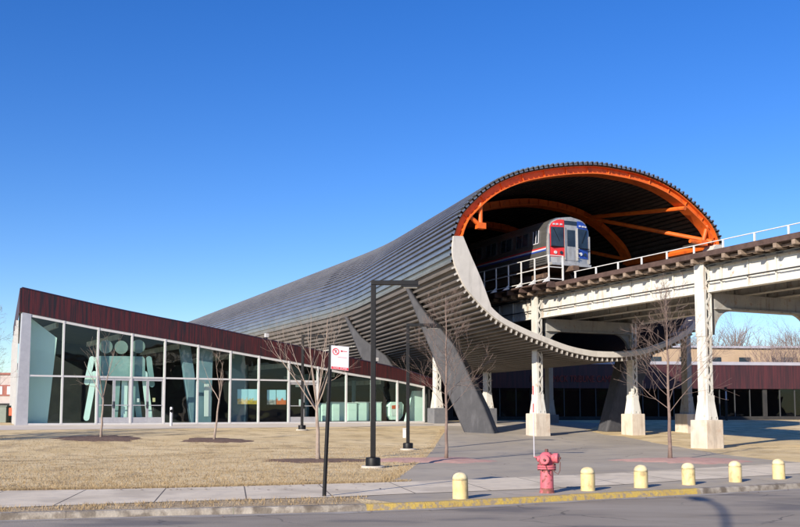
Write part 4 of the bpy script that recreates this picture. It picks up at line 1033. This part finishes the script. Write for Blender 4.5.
            for wl in (.60, .82, 1.0): 
                c_ = TT(wct + s * wl, bow(wl) + .045, zr + .02); h = MB(); h.box(c_, (.12, .05, .09), rot=TANG); h.build('marker_light', M_signw, pn)
        dr = patch('end_door', -.36, .36, zf - .02, zr - .14, M_train_f, .014, tr); patch('window', -.25, .25, zf + .80, zf + 1.75, M_wind, .036, dr)
        patch('destination_sign', -.40, .40, zr + .03, zr + .26, M_wind, .014, tr)
        hb_ = MB()
        for w in (-.40, .40): hb_.tbox(wct + w - .025, wct + w + .025, bow(w) + .05, bow(w) + .10, zf + .0, zf + 1.9)
        for w in (-1.30, 1.30): hb_.tbox(wct + w - .03, wct + w + .03, bow(w) + .04, bow(w) + .10, zf - .1, zf + 1.5)
        for z in (zf + .15, zf + .40, zf + .65): hb_.tbox(wct + .36, wct + .46, bow(.4) + .10, bow(.4) + .15, z, z + .05)
        hb_.tbox(wct - .37, wct - .35, bow(.36) + .03, bow(.36) + .045, zf, zr - .2); hb_.tbox(wct + .35, wct + .37, bow(.36) + .03, bow(.36) + .045, zf, zr - .2); hb_.build('grab_rail', M_train_f, tr)
        ac = MB(); ac.tbox(wct - 1.25, wct + 1.25, t_front - .25, t_front + .06, zf - .34, zf - .203); ac.build('anticlimber', M_train_f, tr)
        cp = MB(); cp.tbox(wct - .18, wct + .18, t_front - .6, t_front + .45, RZ + .70, RZ + .98); cp.build('coupler', M_truck, tr)
    for tq in (t_front - 2.4, t_front - length + 2.4):
        k_ = MB(); k_.tbox(wct - 1.05, wct - .85, tq - 1.3, tq + 1.3, RZ + .32, RZ + .66); k_.tbox(wct + .85, wct + 1.05, tq - 1.3, tq + 1.3, RZ + .32, RZ + .66); k_.tbox(wct - .85, wct + .85, tq - .25, tq + .25, RZ + .3, RZ + .7)
        for tx in (-.95, .95): k_.tbox(wct - 1.12, wct - 1.052, tq + tx - .16, tq + tx + .16, RZ + .2, RZ + .6)
        tk = k_.build('truck', M_truck, tr)
        for tx in (-.95, .95):
            for s in (-1, 1):
                wl = MB(); c_ = TT(wct + s * .74, tq + tx, RZ + .42); n = 20
                base = [c_ + (TD * math.cos(2 * math.pi * k / n) + Vector((0, 0, 1)) * math.sin(2 * math.pi * k / n)) * .415 for k in range(n)]
                wl.hexa([p - TR * .06 for p in base], [p + TR * .06 for p in base]); wl.build('wheel', M_truck, tk)
    ub = MB(); ub.tbox(wct - 1.0, wct + 1.0, t_front - length + 4.5, t_front - 4.5, RZ + .45, RZ + .947); ub.tbox(wct - 1.2, wct + 1.2, t_front - length + .2, t_front - .3, RZ + .95, RZ + 1.095); ub.build('underfloor_gear', M_truck, tr)
    widen(tr, wct, 1.10, RZ, 1.0)
    return tr
train('leading silver train car with red and blue front panels emerging from the tube', 1.0, 14.6)
train('second silver train car in the dark behind the leading car', 1.0 - 15.0, 14.6, front=False)
# ------------------------------------------------------------------ right hall (behind, under the tube)
HA = Vector((9.0, 86.0, 0)); HU = Vector((28.9, 4.0, 0)).normalized(); HN = Vector((HU.y, -HU.x, 0))
def HH(L, z, o=0.0):
    p = HA + HU * L + HN * o; return Vector((p.x, p.y, z))
def h_px(x, y, o=0): 
    p = at_plane(x, y, HA + HN * o, HN); return (p - HA).dot(HU), p.z
hall = thing('campus_hall', 'low dark red panelled hall with dark glazing behind the columns', 'building', HH(15, ZT))
zf0 = h_px(760, 389)[1]; zf1 = h_px(760, 365.5)[1]
HL0, HL1 = -9.0, 46.0
def hbox(mb, a, b, z0, z1, o0, o1, mi=0): return mb.hexa([HH(a, z0, o0), HH(a, z0, o1), HH(b, z0, o1), HH(b, z0, o0)], [HH(a, z1, o0), HH(a, z1, o1), HH(b, z1, o1), HH(b, z1, o0)], mi)
hbox(MB(), HL0, HL1, zf0, zf1, -.3, .25).build('fascia', mat('hall_red_panels', (.030, .012, .016), .6, 0, (.075, .018, .022), 1.6, 4, lo=.36, hi=.62, stretch=(3, 3, .15)), hall)
hbox(MB(), HL0, HL1, zf1 + .003, zf1 + .30, -20, .30).build('roof', M_roofedge, hall)
hbox(MB(), HL0, HL1, ZT, ZT + .32, -.1, .12).build('sill', M_dark, hall)
hbox(MB(), HL0, HL1, ZT + .02, zf0 - .02, -9.0, -8.8).build('back_wall', M_dark, hall)
hbox(MB(), HL0, HL1, ZT - .05, ZT + .035, -8.8, -.12).build('floor', M_floor_in, hall)
hbox(MB(), HL0, HL1, zf0 + .01, zf1 - .05, -20, -.32).build('ceiling', M_dark, hall)
Lq = HL0; k = 0
while Lq < HL1 - .5:
    big = (k % 5 == 3)
    w_ = .42 if big else .05
    hbox(MB(), Lq - w_ / 2, Lq + w_ / 2, ZT + .323, zf0 - .003, -.12, .08).build('pillar' if big else 'mullion', M_dark if big else M_hallframe, hall)
    hbox(MB(), Lq + w_ / 2 + .003, min(Lq + 1.5, HL1) - (.21 if (k + 1) % 5 == 3 else .03), ZT + .323, zf0 - .003, -.01, .01).build('glass_pane', M_glass_d, hall)
    Lq += 1.5; k += 1
ta = h_px(529, 379)[0]; tb_ = h_px(643, 379)[0]
zt_ = h_px(580, 379.3)[1]
text_obj('lettering', 'MCCORMICK TRIBUNE CAMPUS CENTER', .86, M_redtext, hall, HH(ta, zt_, .29), HU, width=tb_ - ta, extrude=.03)
g = at_depth(726.5, 417, 83.0); gz = zg(g.x, g.y)
ts = thing('sign_post', 'thin black upright sign post with white marks before the red hall', 'sign', (g.x, g.y, gz))
MB().box((g.x, g.y, gz + 1.45), (.20, .10, 2.9)).build('panel', M_black, ts, bevel=.01); MB().box((g.x, g.y - .056, gz + 2.15), (.09, .008, .75)).build('white_strip', M_signw, ts)
# ------------------------------------------------------------------ far things
tb2 = thing('tan_building', 'flat roofed tan brick building behind the red hall', 'building', (45, 122, ZT))
MB().hexa([Vector(p) for p in ((18, 116, ZT - .2), (47.0, 120, ZT - .2), (44, 150, ZT - .2), (16, 150, ZT - .2))], [Vector(p) for p in ((18, 116, 9.6), (47.0, 120, 9.6), (44, 150, 9.6), (16, 150, 9.6))]).build('front_wing', M_tan, tb2)
MB().hexa([Vector(p) for p in ((45.6, 123, ZT - .2), (92, 128, ZT - .2), (90, 150, ZT - .2), (45.4, 150, ZT - .2))], [Vector(p) for p in ((45.6, 123, 9.9), (92, 128, 9.9), (90, 150, 9.9), (45.4, 150, 9.9))]).build('side_wing', M_tan, tb2)
for q in (((17.6, 115.7), (47.3, 119.7), (44.3, 150.3), (15.6, 150.3), 9.603), ((45.3, 122.6), (92.4, 127.7), (90.3, 150.3), (45.1, 150.3), 9.903)):
    MB().hexa([Vector((*p, q[4])) for p in q[:4]], [Vector((*p, q[4] + .25)) for p in q[:4]]).build('coping', M_roofedge, tb2)
for k in range(7):
    p = Vector((20 + k * 3.9, 116 + (2 + k * 3.9) * 4 / 29 - .06, 0)); MB().box((p.x, p.y, 7.6), (1.5, .12, 1.7), rot=.137).build('window', M_wind, tb2)
uw = Vector((46.4, 5.0, 0)).normalized(); nw = Vector((uw.y, -uw.x, 0))
for k in range(14):
    p = Vector((49.5, 123 + 3.9 * 5 / 46.4, 0)) + uw * (k * 2.6)
    MB().hexa([Vector((*(p + uw * a_ + nw * b_).xy, 7.1)) for a_, b_ in ((0, -.05), (1.7, -.05), (1.7, .04), (0, .04))], [Vector((*(p + uw * a_ + nw * b_).xy, 8.7)) for a_, b_ in ((0, -.05), (1.7, -.05), (1.7, .04), (0, .04))]).build('window', M_wind, tb2)
rnd = random.Random(3)
far_specs = [(655, 158, 14.5), (686, 162, 15), (714, 160, 15.8), (733, 156, 16.6), (754, 164, 15.6), (772, 112, 10.6), (792, 158, 16), (812, 160, 16.2), (797, 114, 10.2), (632, 160, 13), (600, 160, 12)]
far_lab = ['bare tree seen through the sapling right of the tube', 'bare tree behind the plain grey column', 'bare tree directly behind the nearest riveted column', 'tall bare tree just right of the nearest riveted column', 'bare tree at the corner of the tan building', 'lower bare tree standing before the tan building wing with windows', 'bare tree near the right picture edge beyond the red hall', 'tall bare tree just past the right picture edge behind the tan building', 'low bare tree before the tan building windows near the right picture edge', 'bare tree behind the tube mouth and white column', 'bare tree hidden low behind the lettered hall']
protos = []
for k, (px, D, h) in enumerate(far_specs):
    X = (px - 400) / F_PX * D; loc = Vector((X, D, ZT))
    if k < 3:
        o = tree('far_bare_tree', far_lab[k], loc, h, .2, 100 + k, 'vase', M_bark_far, 'bare trees beyond the hall', fork=.25, spread=.92, dens=1.7, twig=1.15, levels=4 if k == 0 else 3, kids=(6, 9) if k else (4, 6))
        protos.append(o); o['_h'] = 0
        del o['_h']
    else:
        o = copy_tree(protos[k % 3]); o.location = loc; o.rotation_euler = (0, 0, k * 1.9); s = h / far_specs[k % 3][2]; o.scale = (s, s, s); tag(o, far_lab[k])
# far left : house, tank, low box, orange board
def fx(px, D): return (px - 400) / F_PX * D
h = thing('brick_house', 'pale and red brick house far off at the left edge', 'house', (fx(2, 140), 140, ZT))
MB().box((fx(1, 140) - 2, 143, ZT + 3.1), (8.5, 6, 6.2)).build('wall', M_housew, h); MB().box((fx(1, 140) - 2, 143, ZT + 6.35), (9.0, 6.4, .29)).build('roof', M_brickr, h)
MB().box((fx(1, 140) - 2, 139.94, ZT + 3.9), (8.3, .1, 1.6)).build('brick_band', M_brickr, h)
for k in range(5): MB().box((fx(1, 140) - 4.2 + k * 1.4, 139.86, ZT + 3.9), (.7, .05, 1.2)).build('window', M_signw, h)
MB().box((fx(8, 140), 139.9, ZT + 1.0), (2.0, .12, 2.0)).build('door', M_dark, h)
tk = thing('roof_tank', 'navy blue tank on white legs above the far house', 'tank', (fx(6.5, 140), 143, ZT + 6.5))
MB().lathe((fx(6.5, 140), 143, ZT + 7.05), [(.52, 0), (.55, .1), (.55, .95), (.3, 1.05), (.0, 1.07)], 16).build('tank', M_navy, tk, smooth=True)
for sx in (-.35, .35):
    for sy in (-.35, .35): MB().box((fx(6.5, 140) + sx, 143 + sy, ZT + 6.77), (.1, .1, .55)).build('leg', M_signw, tk)
g = at_depth(3, 424, 66); gz = zg(g.x, g.y)
ub = thing('utility_cabinet', 'long grey green utility cabinet at the left edge beside the pavilion', 'cabinet', (g.x, g.y, gz))
MB().box((g.x - .6, g.y, gz + .55), (2.0, 1.0, 1.1)).build('body', M_green_box, ub, bevel=.02); MB().box((g.x - .6, g.y, gz + 1.14), (2.1, 1.1, .07)).build('lid', M_green_box, ub)
g = at_depth(11, 420, 62); gz = zg(g.x, g.y)
ob = thing('orange_sign', 'small orange warning board by the pavilion corner', 'sign', (g.x, g.y, gz)); MB().box((g.x, g.y, gz + .75), (.30, .05, .5)).build('board', M_orangesign, ob); MB().box((g.x, g.y + .05, gz + .4), (.06, .04, .8)).build('stake', M_black, ob)
# unseen brick block added behind the viewer to give the glass something to mirror
bk = thing('unseen_brick_block', 'unseen long dark brick block added across the road for the pavilion glass to mirror', 'building', (0, -80, ROAD_Z))
MB().box((0, -80, 6.9), (320, 16, 14.0)).build('wall', M_brickr, bk)
for fl_ in range(4):
    for k in range(24): MB().box((-150 + k * 12.6, -71.95, 2.3 + fl_ * 3.3), (4.5, .12, 1.7)).build('window', M_wind, bk)
MB().box((0, -80, 14.05), (321, 17, .28)).build('roof_edge', M_roofedge, bk)
# ------------------------------------------------------------------ lamp posts
def lamp(label, g, h=5.3, arm=1.28, paper=False):
    o = thing('lamp_post', label, 'lamp post', g, 'black square arm lamp posts')
    MB().lathe(g, [(.34, 0), (.34, .05), (.33, .06)], 28).build('pad', M_concpad, o)
    MB().lathe(g + Vector((0, 0, .062)), [(.215, 0), (.215, .20), (.20, .23), (.10, .24)], 28).build('base', M_black, o, smooth=True)
    MB().box(g + Vector((0, 0, (h + .30) / 2)), (.15, .15, h - .30)).build('pole', M_black, o, bevel=.015)
    hd = MB().box(g + Vector((arm / 2 - .02, 0, h + .065)), (arm + .10, .15, .13)).build('arm', M_black, o, bevel=.012)
    lh = MB().box(g + Vector((arm - .20, 0, h - .035)), (.56, .30, .06)).build('lamp_head', M_black, o, bevel=.01)
    MB().box(g + Vector((arm - .20, 0, h - .075)), (.40, .22, .015)).build('lens', M_lens, lh)
    return o
lamp('tallest looking black square lamp post beside the plaza on the lawn', gp(373, 468))
l2 = gp(408, 450)
lamp('black lamp post with white notice box, standing before the pavilion end', l2, 5.25)
lamp('black lamp post before the single door, farthest of the three', gp(302, 430.5))
nb = thing('notice_box', 'small white notice box fixed low on the middle lamp post', 'box', l2 + Vector((-.16, 0, .5)))
MB().box(l2 + Vector((-.15, 0, .70)), (.13, .12, .38)).build('body', M_wintxt, nb, bevel=.01); MB().box(l2 + Vector((-.15, -.02, .905)), (.15, .16, .03)).build('lid', M_alu_w, nb)
# cobra street lamp on the near pavement (behind the camera): its shadow lies on the road
cb = thing('street_lamp', 'tall street lamp with curved mast arm reaching over the road', 'street lamp', (-5.4, -1.6, ROAD_Z))
pts = [Vector((-5.4, -1.6, ROAD_Z))] + [Vector((-5.4, -1.6, 8.0))]
arc = [Vector((-5.4 - .25 * f, -1.6 + 2.4 * f, 8.0 + 1.1 * math.sin(math.pi / 2 * f))) for f in (.25, .5, .75, 1.0)]
MB().tube(pts, [.12, .075], 12).build('pole', M_alu, cb, smooth=True); MB().tube([pts[-1]] + arc, .05, 8).build('mast_arm', M_alu, cb, smooth=True)
MB().box(arc[-1] + Vector((-.03, .3, 0)), (.3, .75, .16)).build('lamp_head', M_alu, cb, bevel=.05)
# ------------------------------------------------------------------ bus stop sign
b0 = gp(324, 497); b1 = at_depth(331, 344.5, b0.y + .02)
bs = thing('tow_zone_sign', 'white tow zone sign with red band on a leaning black pole', 'sign', b0)
MB().tube([b0 - Vector((0, 0, .1)), b1], .038, 12).build('pole', M_black, bs, smooth=True)
axis = (b1 - b0).normalized(); yb = b0.y - .06
def bpx(x, y, dy=0.0): return at_depth(x, y, yb - dy)
bd = [bpx(331.2, 345.3), bpx(349, 347), bpx(348.6, 371.0), bpx(330.8, 369.0)]
board = MB().slab(bd, Vector((0, .012, 0))).build('board', M_signw, bs, bevel=.004)
ex = (bd[1] - bd[0]).normalized(); ez = (bd[0] - bd[3]).normalized()
band = [bpx(331.4, 366.2, .004), bpx(348.4, 368.0, .004), bpx(348.4, 370.6, .004), bpx(331.2, 368.7, .004)]
rb_ = MB().slab(band, Vector((0, .003, 0))).build('red_band', M_signr, bs)
c = (band[0] + band[1] + band[2] + band[3]) / 4
text_obj('lettering', 'TOW ZONE', .052, M_signw, bs, c - Vector((0, .004, 0)) - ex * .135, ex, ez, width=.27, extrude=.0008)
cc = bpx(335.8, 351.6, .004)
ring = MB(); n = 28
for k in range(n):
    a0, a1 = 2 * math.pi * k / n, 2 * math.pi * (k + 1) / n
    e = lambda a, r: cc + ex * (math.cos(a) * r) + ez * (math.sin(a) * r)
    ring.hexa([e(a0, .050), e(a1, .050), e(a1, .066), e(a0, .066)], [p + Vector((0, .003, 0)) for p in (e(a0, .050), e(a1, .050), e(a1, .066), e(a0, .066))])
dg = (ex - ez).normalized(); dn = (ex + ez).normalized()
ring.hexa([cc - dg * .052 - dn * .007, cc + dg * .052 - dn * .007, cc + dg * .052 + dn * .007, cc - dg * .052 + dn * .007], [p - Vector((0, .002, 0)) for p in (cc - dg * .052 - dn * .007, cc + dg * .052 - dn * .007, cc + dg * .052 + dn * .007, cc - dg * .052 + dn * .007)])
ring.build('prohibition_ring', M_signr, bs)
text_obj('symbol', 'P', .085, M_black, bs, cc - ex * .022 - Vector((0, .0005, 0)), ex, ez, extrude=.0004)
ar = MB(); ac_ = bpx(341.6, 351.2, .004)
ar.slab([ac_ + ex * (math.cos(2 * math.pi * k / 14) * .018) + ez * (math.sin(2 * math.pi * k / 14) * .018) for k in range(14)], Vector((0, .003, 0)))
ar.slab([ac_ - ez * .006, ac_ + ex * .105 - ez * .006, ac_ + ex * .105 + ez * .006, ac_ + ez * .006], Vector((0, .0025, 0)))
a2 = bpx(337.8, 357.3, .004); ar.slab([a2, a2 + ex * .17, a2 + ex * .17 + ez * .006, a2 + ez * .006], Vector((0, .003, 0)))
ar.build('arrow_mark', M_signr, bs)
# ------------------------------------------------------------------ bollards
bol = thing('bollard', 'tmp', 'bollard', (0, 0, 0), 'cream yellow bollards along the kerb')
MB().lathe((0, 0, -.1), [(.146, 0), (.146, .44)], 28).build('post', M_yel, bol, smooth=True)
MB().lathe((0, 0, .342), [(.146, 0), (.140, .05), (.118, .095), (.075, .125), (.03, .136), (0, .138)], 28).build('dome', M_yeltop, bol, smooth=True, sharp=None)
bpxs = [(460.5, 499, 'cream yellow bollard left of the hydrant, standing alone'), (588, 491, 'cream yellow bollard first to the right of the hydrant'), (641, 488, 'cream yellow bollard second to the right of the hydrant, stained on top'),
        (688.8, 485, 'cream yellow bollard third to the right of the hydrant, before the pink paver circle'), (735.5, 482.3, 'cream yellow bollard fourth to the right of the hydrant, before the nearest plinth'), (779, 479.3, 'cream yellow bollard last in the row on the right')]
for k, (x_, y_, lab) in enumerate(bpxs):
    o = bol if k == 0 else copy_tree(bol); g = gp(x_, y_); o.location = (g.x, g.y, .004); o.rotation_euler = (R(_r.uniform(-1.5, 1.5)), R(_r.uniform(-1.5, 1.5)), k); o['label'] = lab
# ------------------------------------------------------------------ hydrant
g = gp(547, 493.3); hy = thing('fire_hydrant', 'faded pink red fire hydrant with rust patches by the kerb', 'hydrant', g)
MB().lathe(g, [(.15, -.05), (.15, .03), (.138, .05), (.138, .10)], 24).build('base', M_hyd_base, hy, smooth=True)
MB().lathe(g + Vector((0, 0, .102)), [(.134, 0), (.130, .36)], 24).build('barrel', M_hyd, hy, smooth=True)
MB().lathe(g + Vector((0, 0, .463)), [(.13, 0), (.185, .012), (.185, .042), (.16, .045), (.16, .05), (.185, .053), (.185, .083), (.15, .095)], 24).build('flange', M_hyd, hy, smooth=True)
bl = MB()
for k in range(8):
    a = 2 * math.pi * k / 8; bl.lathe(g + Vector((.166 * math.cos(a), .166 * math.sin(a), .445)), [(.017, 0), (.017, .13)], 6)
bl.build('bolts', M_hyd_d, hy)
MB().lathe(g + Vector((0, 0, .558)), [(.15, 0), (.155, .08), (.145, .16), (.115, .215), (.07, .245), (.045, .25)], 24).build('bonnet', M_hyd, hy, smooth=True)
MB().lathe(g + Vector((0, 0, .808)), [(.035, 0), (.035, .06)], 5).build('operating_nut', M_hyd_d, hy)
def nozzle(d, r, z, ln, name='nozzle'):
    d = Vector(d).normalized(); c0 = g + Vector((0, 0, z)) + d * .07
    nz = MB().tube([c0, c0 + d * (ln - .05)], r * .82, 20).build(name, M_hyd, hy, smooth=True)
    MB().tube([c0 + d * (ln - .048), c0 + d * (ln - .03), c0 + d * (ln + .05), c0 + d * (ln + .06)], [r * .95, r, r, r * .85], 20).build('cap', M_hyd, nz, smooth=True)
    MB().tube([c0 + d * (ln + .061), c0 + d * (ln + .10)], .026, 5).build('cap_nut', M_hyd_d, nz)
nozzle((-.32, -.95, 0), .095, .665, .11); nozzle((.90, -.43, 0), .10, .69, .12); nozzle((-.80, .6, 0), .065, .665, .06)
ch = MB(); p0 = g + Vector((.17, -.10, .50)); pts = [g + Vector((.25, -.12, .62)), g + Vector((.24, -.14, .45)), g + Vector((.20, -.15, .38)), g + Vector((.14, -.13, .42)), g + Vector((.10, -.14, .50))]
ch.tube(pts, .009, 5); ch.tube([g + Vector((-.05, -.2, .55)), g + Vector((0, -.19, .40)), g + Vector((.06, -.18, .36)), g + Vector((.09, -.16, .46))], .008, 5); ch.build('chain', M_hyd_d, hy)
mr = at_depth(534.2, 457, g.y + .08); mt = at_depth(533.0, 386, g.y + .08)
rod = MB(); nseg = 8
for k in range(nseg):
    rod.tube([mr.lerp(mt, k / nseg), mr.lerp(mt, (k + 1) / nseg)], .010, 8, 0 if k % 2 == 0 or k < 4 else 1)
rod.tube([mr, mr + Vector((.12, -.03, -.02))], .014, 6, 2)
rod.build('marker_rod', [M_signw, M_signr, M_hyd], hy)
# ------------------------------------------------------------------ loose bits on the verge : dry grass tufts
rnd = random.Random(9); tf = MB()
def blades(px, py, n, s):
    for _ in range(n):
        a = rnd.uniform(0, 6.28); h_ = rnd.uniform(.03, .08) * s; x_ = px + rnd.gauss(0, .04); y_ = py + rnd.gauss(0, .04); z_ = zg(x_, y_) + .003
        dx_, dy_ = math.cos(a), math.sin(a); l_ = rnd.uniform(.2, .9) * h_
        tf.add([(x_ - dy_ * .006, y_ + dx_ * .006, z_), (x_ + dy_ * .006, y_ - dx_ * .006, z_), (x_ + dx_ * l_, y_ + dy_ * l_, z_ + h_)], [[0, 1, 2]])
vl = [p for p in v_lo if p.x > -14]
for i in range(len(vl) - 1):
    for _ in range(26):
        p = vl[i].lerp(vl[i + 1], rnd.random()); q = interp_x(lo, p.x); f = rnd.random() ** .8; r_ = p.lerp(q, .02 + .96 * f)
        blades(r_.x, r_.y, 5, 1.0)
for _ in range(2600):
    x_ = rnd.uniform(-11, 0.2); q = interp_x(up, x_); blades(x_, q.y + abs(rnd.gauss(0, 1)) * .25 + .03, 4, .8)
for _ in range(900):
    f = rnd.random(); a_ = rnd.choice(list(zip(pl[:mid], pl[1:mid]))); p = a_[0].lerp(a_[1], f); blades(p.x - abs(rnd.gauss(0, .2)), p.y, 3, 1.0)
lawn_edge = [(p.x, p.y) for p in pl[:mid]]
def lawn_max_x(y_):
    for a_, b_ in zip(lawn_edge, lawn_edge[1:]):
        if a_[1] <= y_ <= b_[1]: return a_[0] + (b_[0] - a_[0]) * (y_ - a_[1]) / (b_[1] - a_[1])
    return lawn_edge[0][0] if y_ < lawn_edge[0][1] else lawn_edge[-1][0]
for _ in range(16000):
    y_ = 19.5 + 24 * rnd.random() ** 1.6; x_ = rnd.uniform(-.46 * y_, lawn_max_x(y_) - .15)
    if y_ > interp_x(up, x_).y + .1 and tdist(x_, y_) > 5: blades(x_, y_, 3, .75)
lf = MB()
for _ in range(900):
    if rnd.random() < .55: y_ = 19.5 + 22 * rnd.random() ** 1.5; x_ = rnd.uniform(-.45 * y_, lawn_max_x(y_))
    else:
        i_ = rnd.randrange(len(kl) - 1); q_ = kl[i_].lerp(kl[i_ + 1], rnd.random()); x_, y_ = q_.x, q_.y - rnd.uniform(.08, .5) ** 1.0
        if not -12 < x_ < 12: continue
    on_road = y_ < interp_x([Vector((p.x, p.y)) for p in kl], x_).y
    z_ = (ROAD_Z + .01) if on_road else zg(x_, y_) + .02
    a_ = rnd.uniform(0, 6.28); r_ = rnd.uniform(.015, .04); lf.add([(x_ + r_ * math.cos(a_ + t_), y_ + r_ * math.sin(a_ + t_) * .8, z_ + rnd.uniform(0, .015)) for t_ in (0, 1.6, 3.1, 4.7)], [[0, 1, 2, 3]])
tag(lf.build('leaf_litter', M_mulch), 'scattered brown dead leaves on the lawn and along the gutter', 'leaves', kind='stuff')
tg = tf.build('dry_grass', mat('dry_blades', (.42, .32, .18), .9, 0, (.30, .21, .11), 8)); tag(tg, 'short dry straw coloured grass along the pavement edges', 'grass', kind='stuff')
# ------------------------------------------------------------------ light, sky, camera
sv = Vector((-.502, -.773, .40)).normalized()
EL = math.asin(sv.z); AZ = math.atan2(sv.x, sv.y)
w = bpy.data.worlds.new('World'); sc.world = w; w.use_nodes = True; N = w.node_tree.nodes
bg = N['Background']; sky = N.new('ShaderNodeTexSky'); sky.sky_type = 'NISHITA'; sky.sun_disc = False
sky.sun_elevation = EL; sky.sun_rotation = AZ; sky.altitude = 200; sky.air_density = 1.0; sky.dust_density = .2; sky.ozone_density = 4.0
hs = N.new('ShaderNodeHueSaturation'); hs.inputs['Saturation'].default_value = 1.29; hs.inputs['Hue'].default_value = .517; hs.inputs['Value'].default_value = 1.25
w.node_tree.links.new(sky.outputs[0], hs.inputs['Color']); w.node_tree.links.new(hs.outputs[0], bg.inputs['Color']); bg.inputs['Strength'].default_value = .098
sl = bpy.data.lights.new('sun', 'SUN'); sl.energy = 5.0; sl.angle = R(.5); sl.color = (1, .90, .76)
so = bpy.data.objects.new('sun', sl); COL.objects.link(so); so.location = (-30, -40, 60); so.rotation_euler = sv.to_track_quat('Z', 'Y').to_euler()
cd = bpy.data.cameras.new('camera'); cam = bpy.data.objects.new('camera', cd); COL.objects.link(cam)
cam.location = CAM; cam.rotation_euler = (R(90) + PITCH, 0, 0); cd.sensor_width = 36; cd.lens = F_PX / 800 * 36; cd.shift_y = (CY - 263.5) / 800
cd.clip_end = 5000; cd.clip_start = .1; sc.camera = cam
sc.view_settings.view_transform = 'Standard'; sc.view_settings.look = 'None'; sc.view_settings.exposure = .48; sc.view_settings.gamma = 1; sc.view_settings.use_curve_mapping = False
sc.render.engine = 'CYCLES'; sc.cycles.max_bounces = 8; sc.cycles.transparent_max_bounces = 24; sc.cycles.use_denoising = True
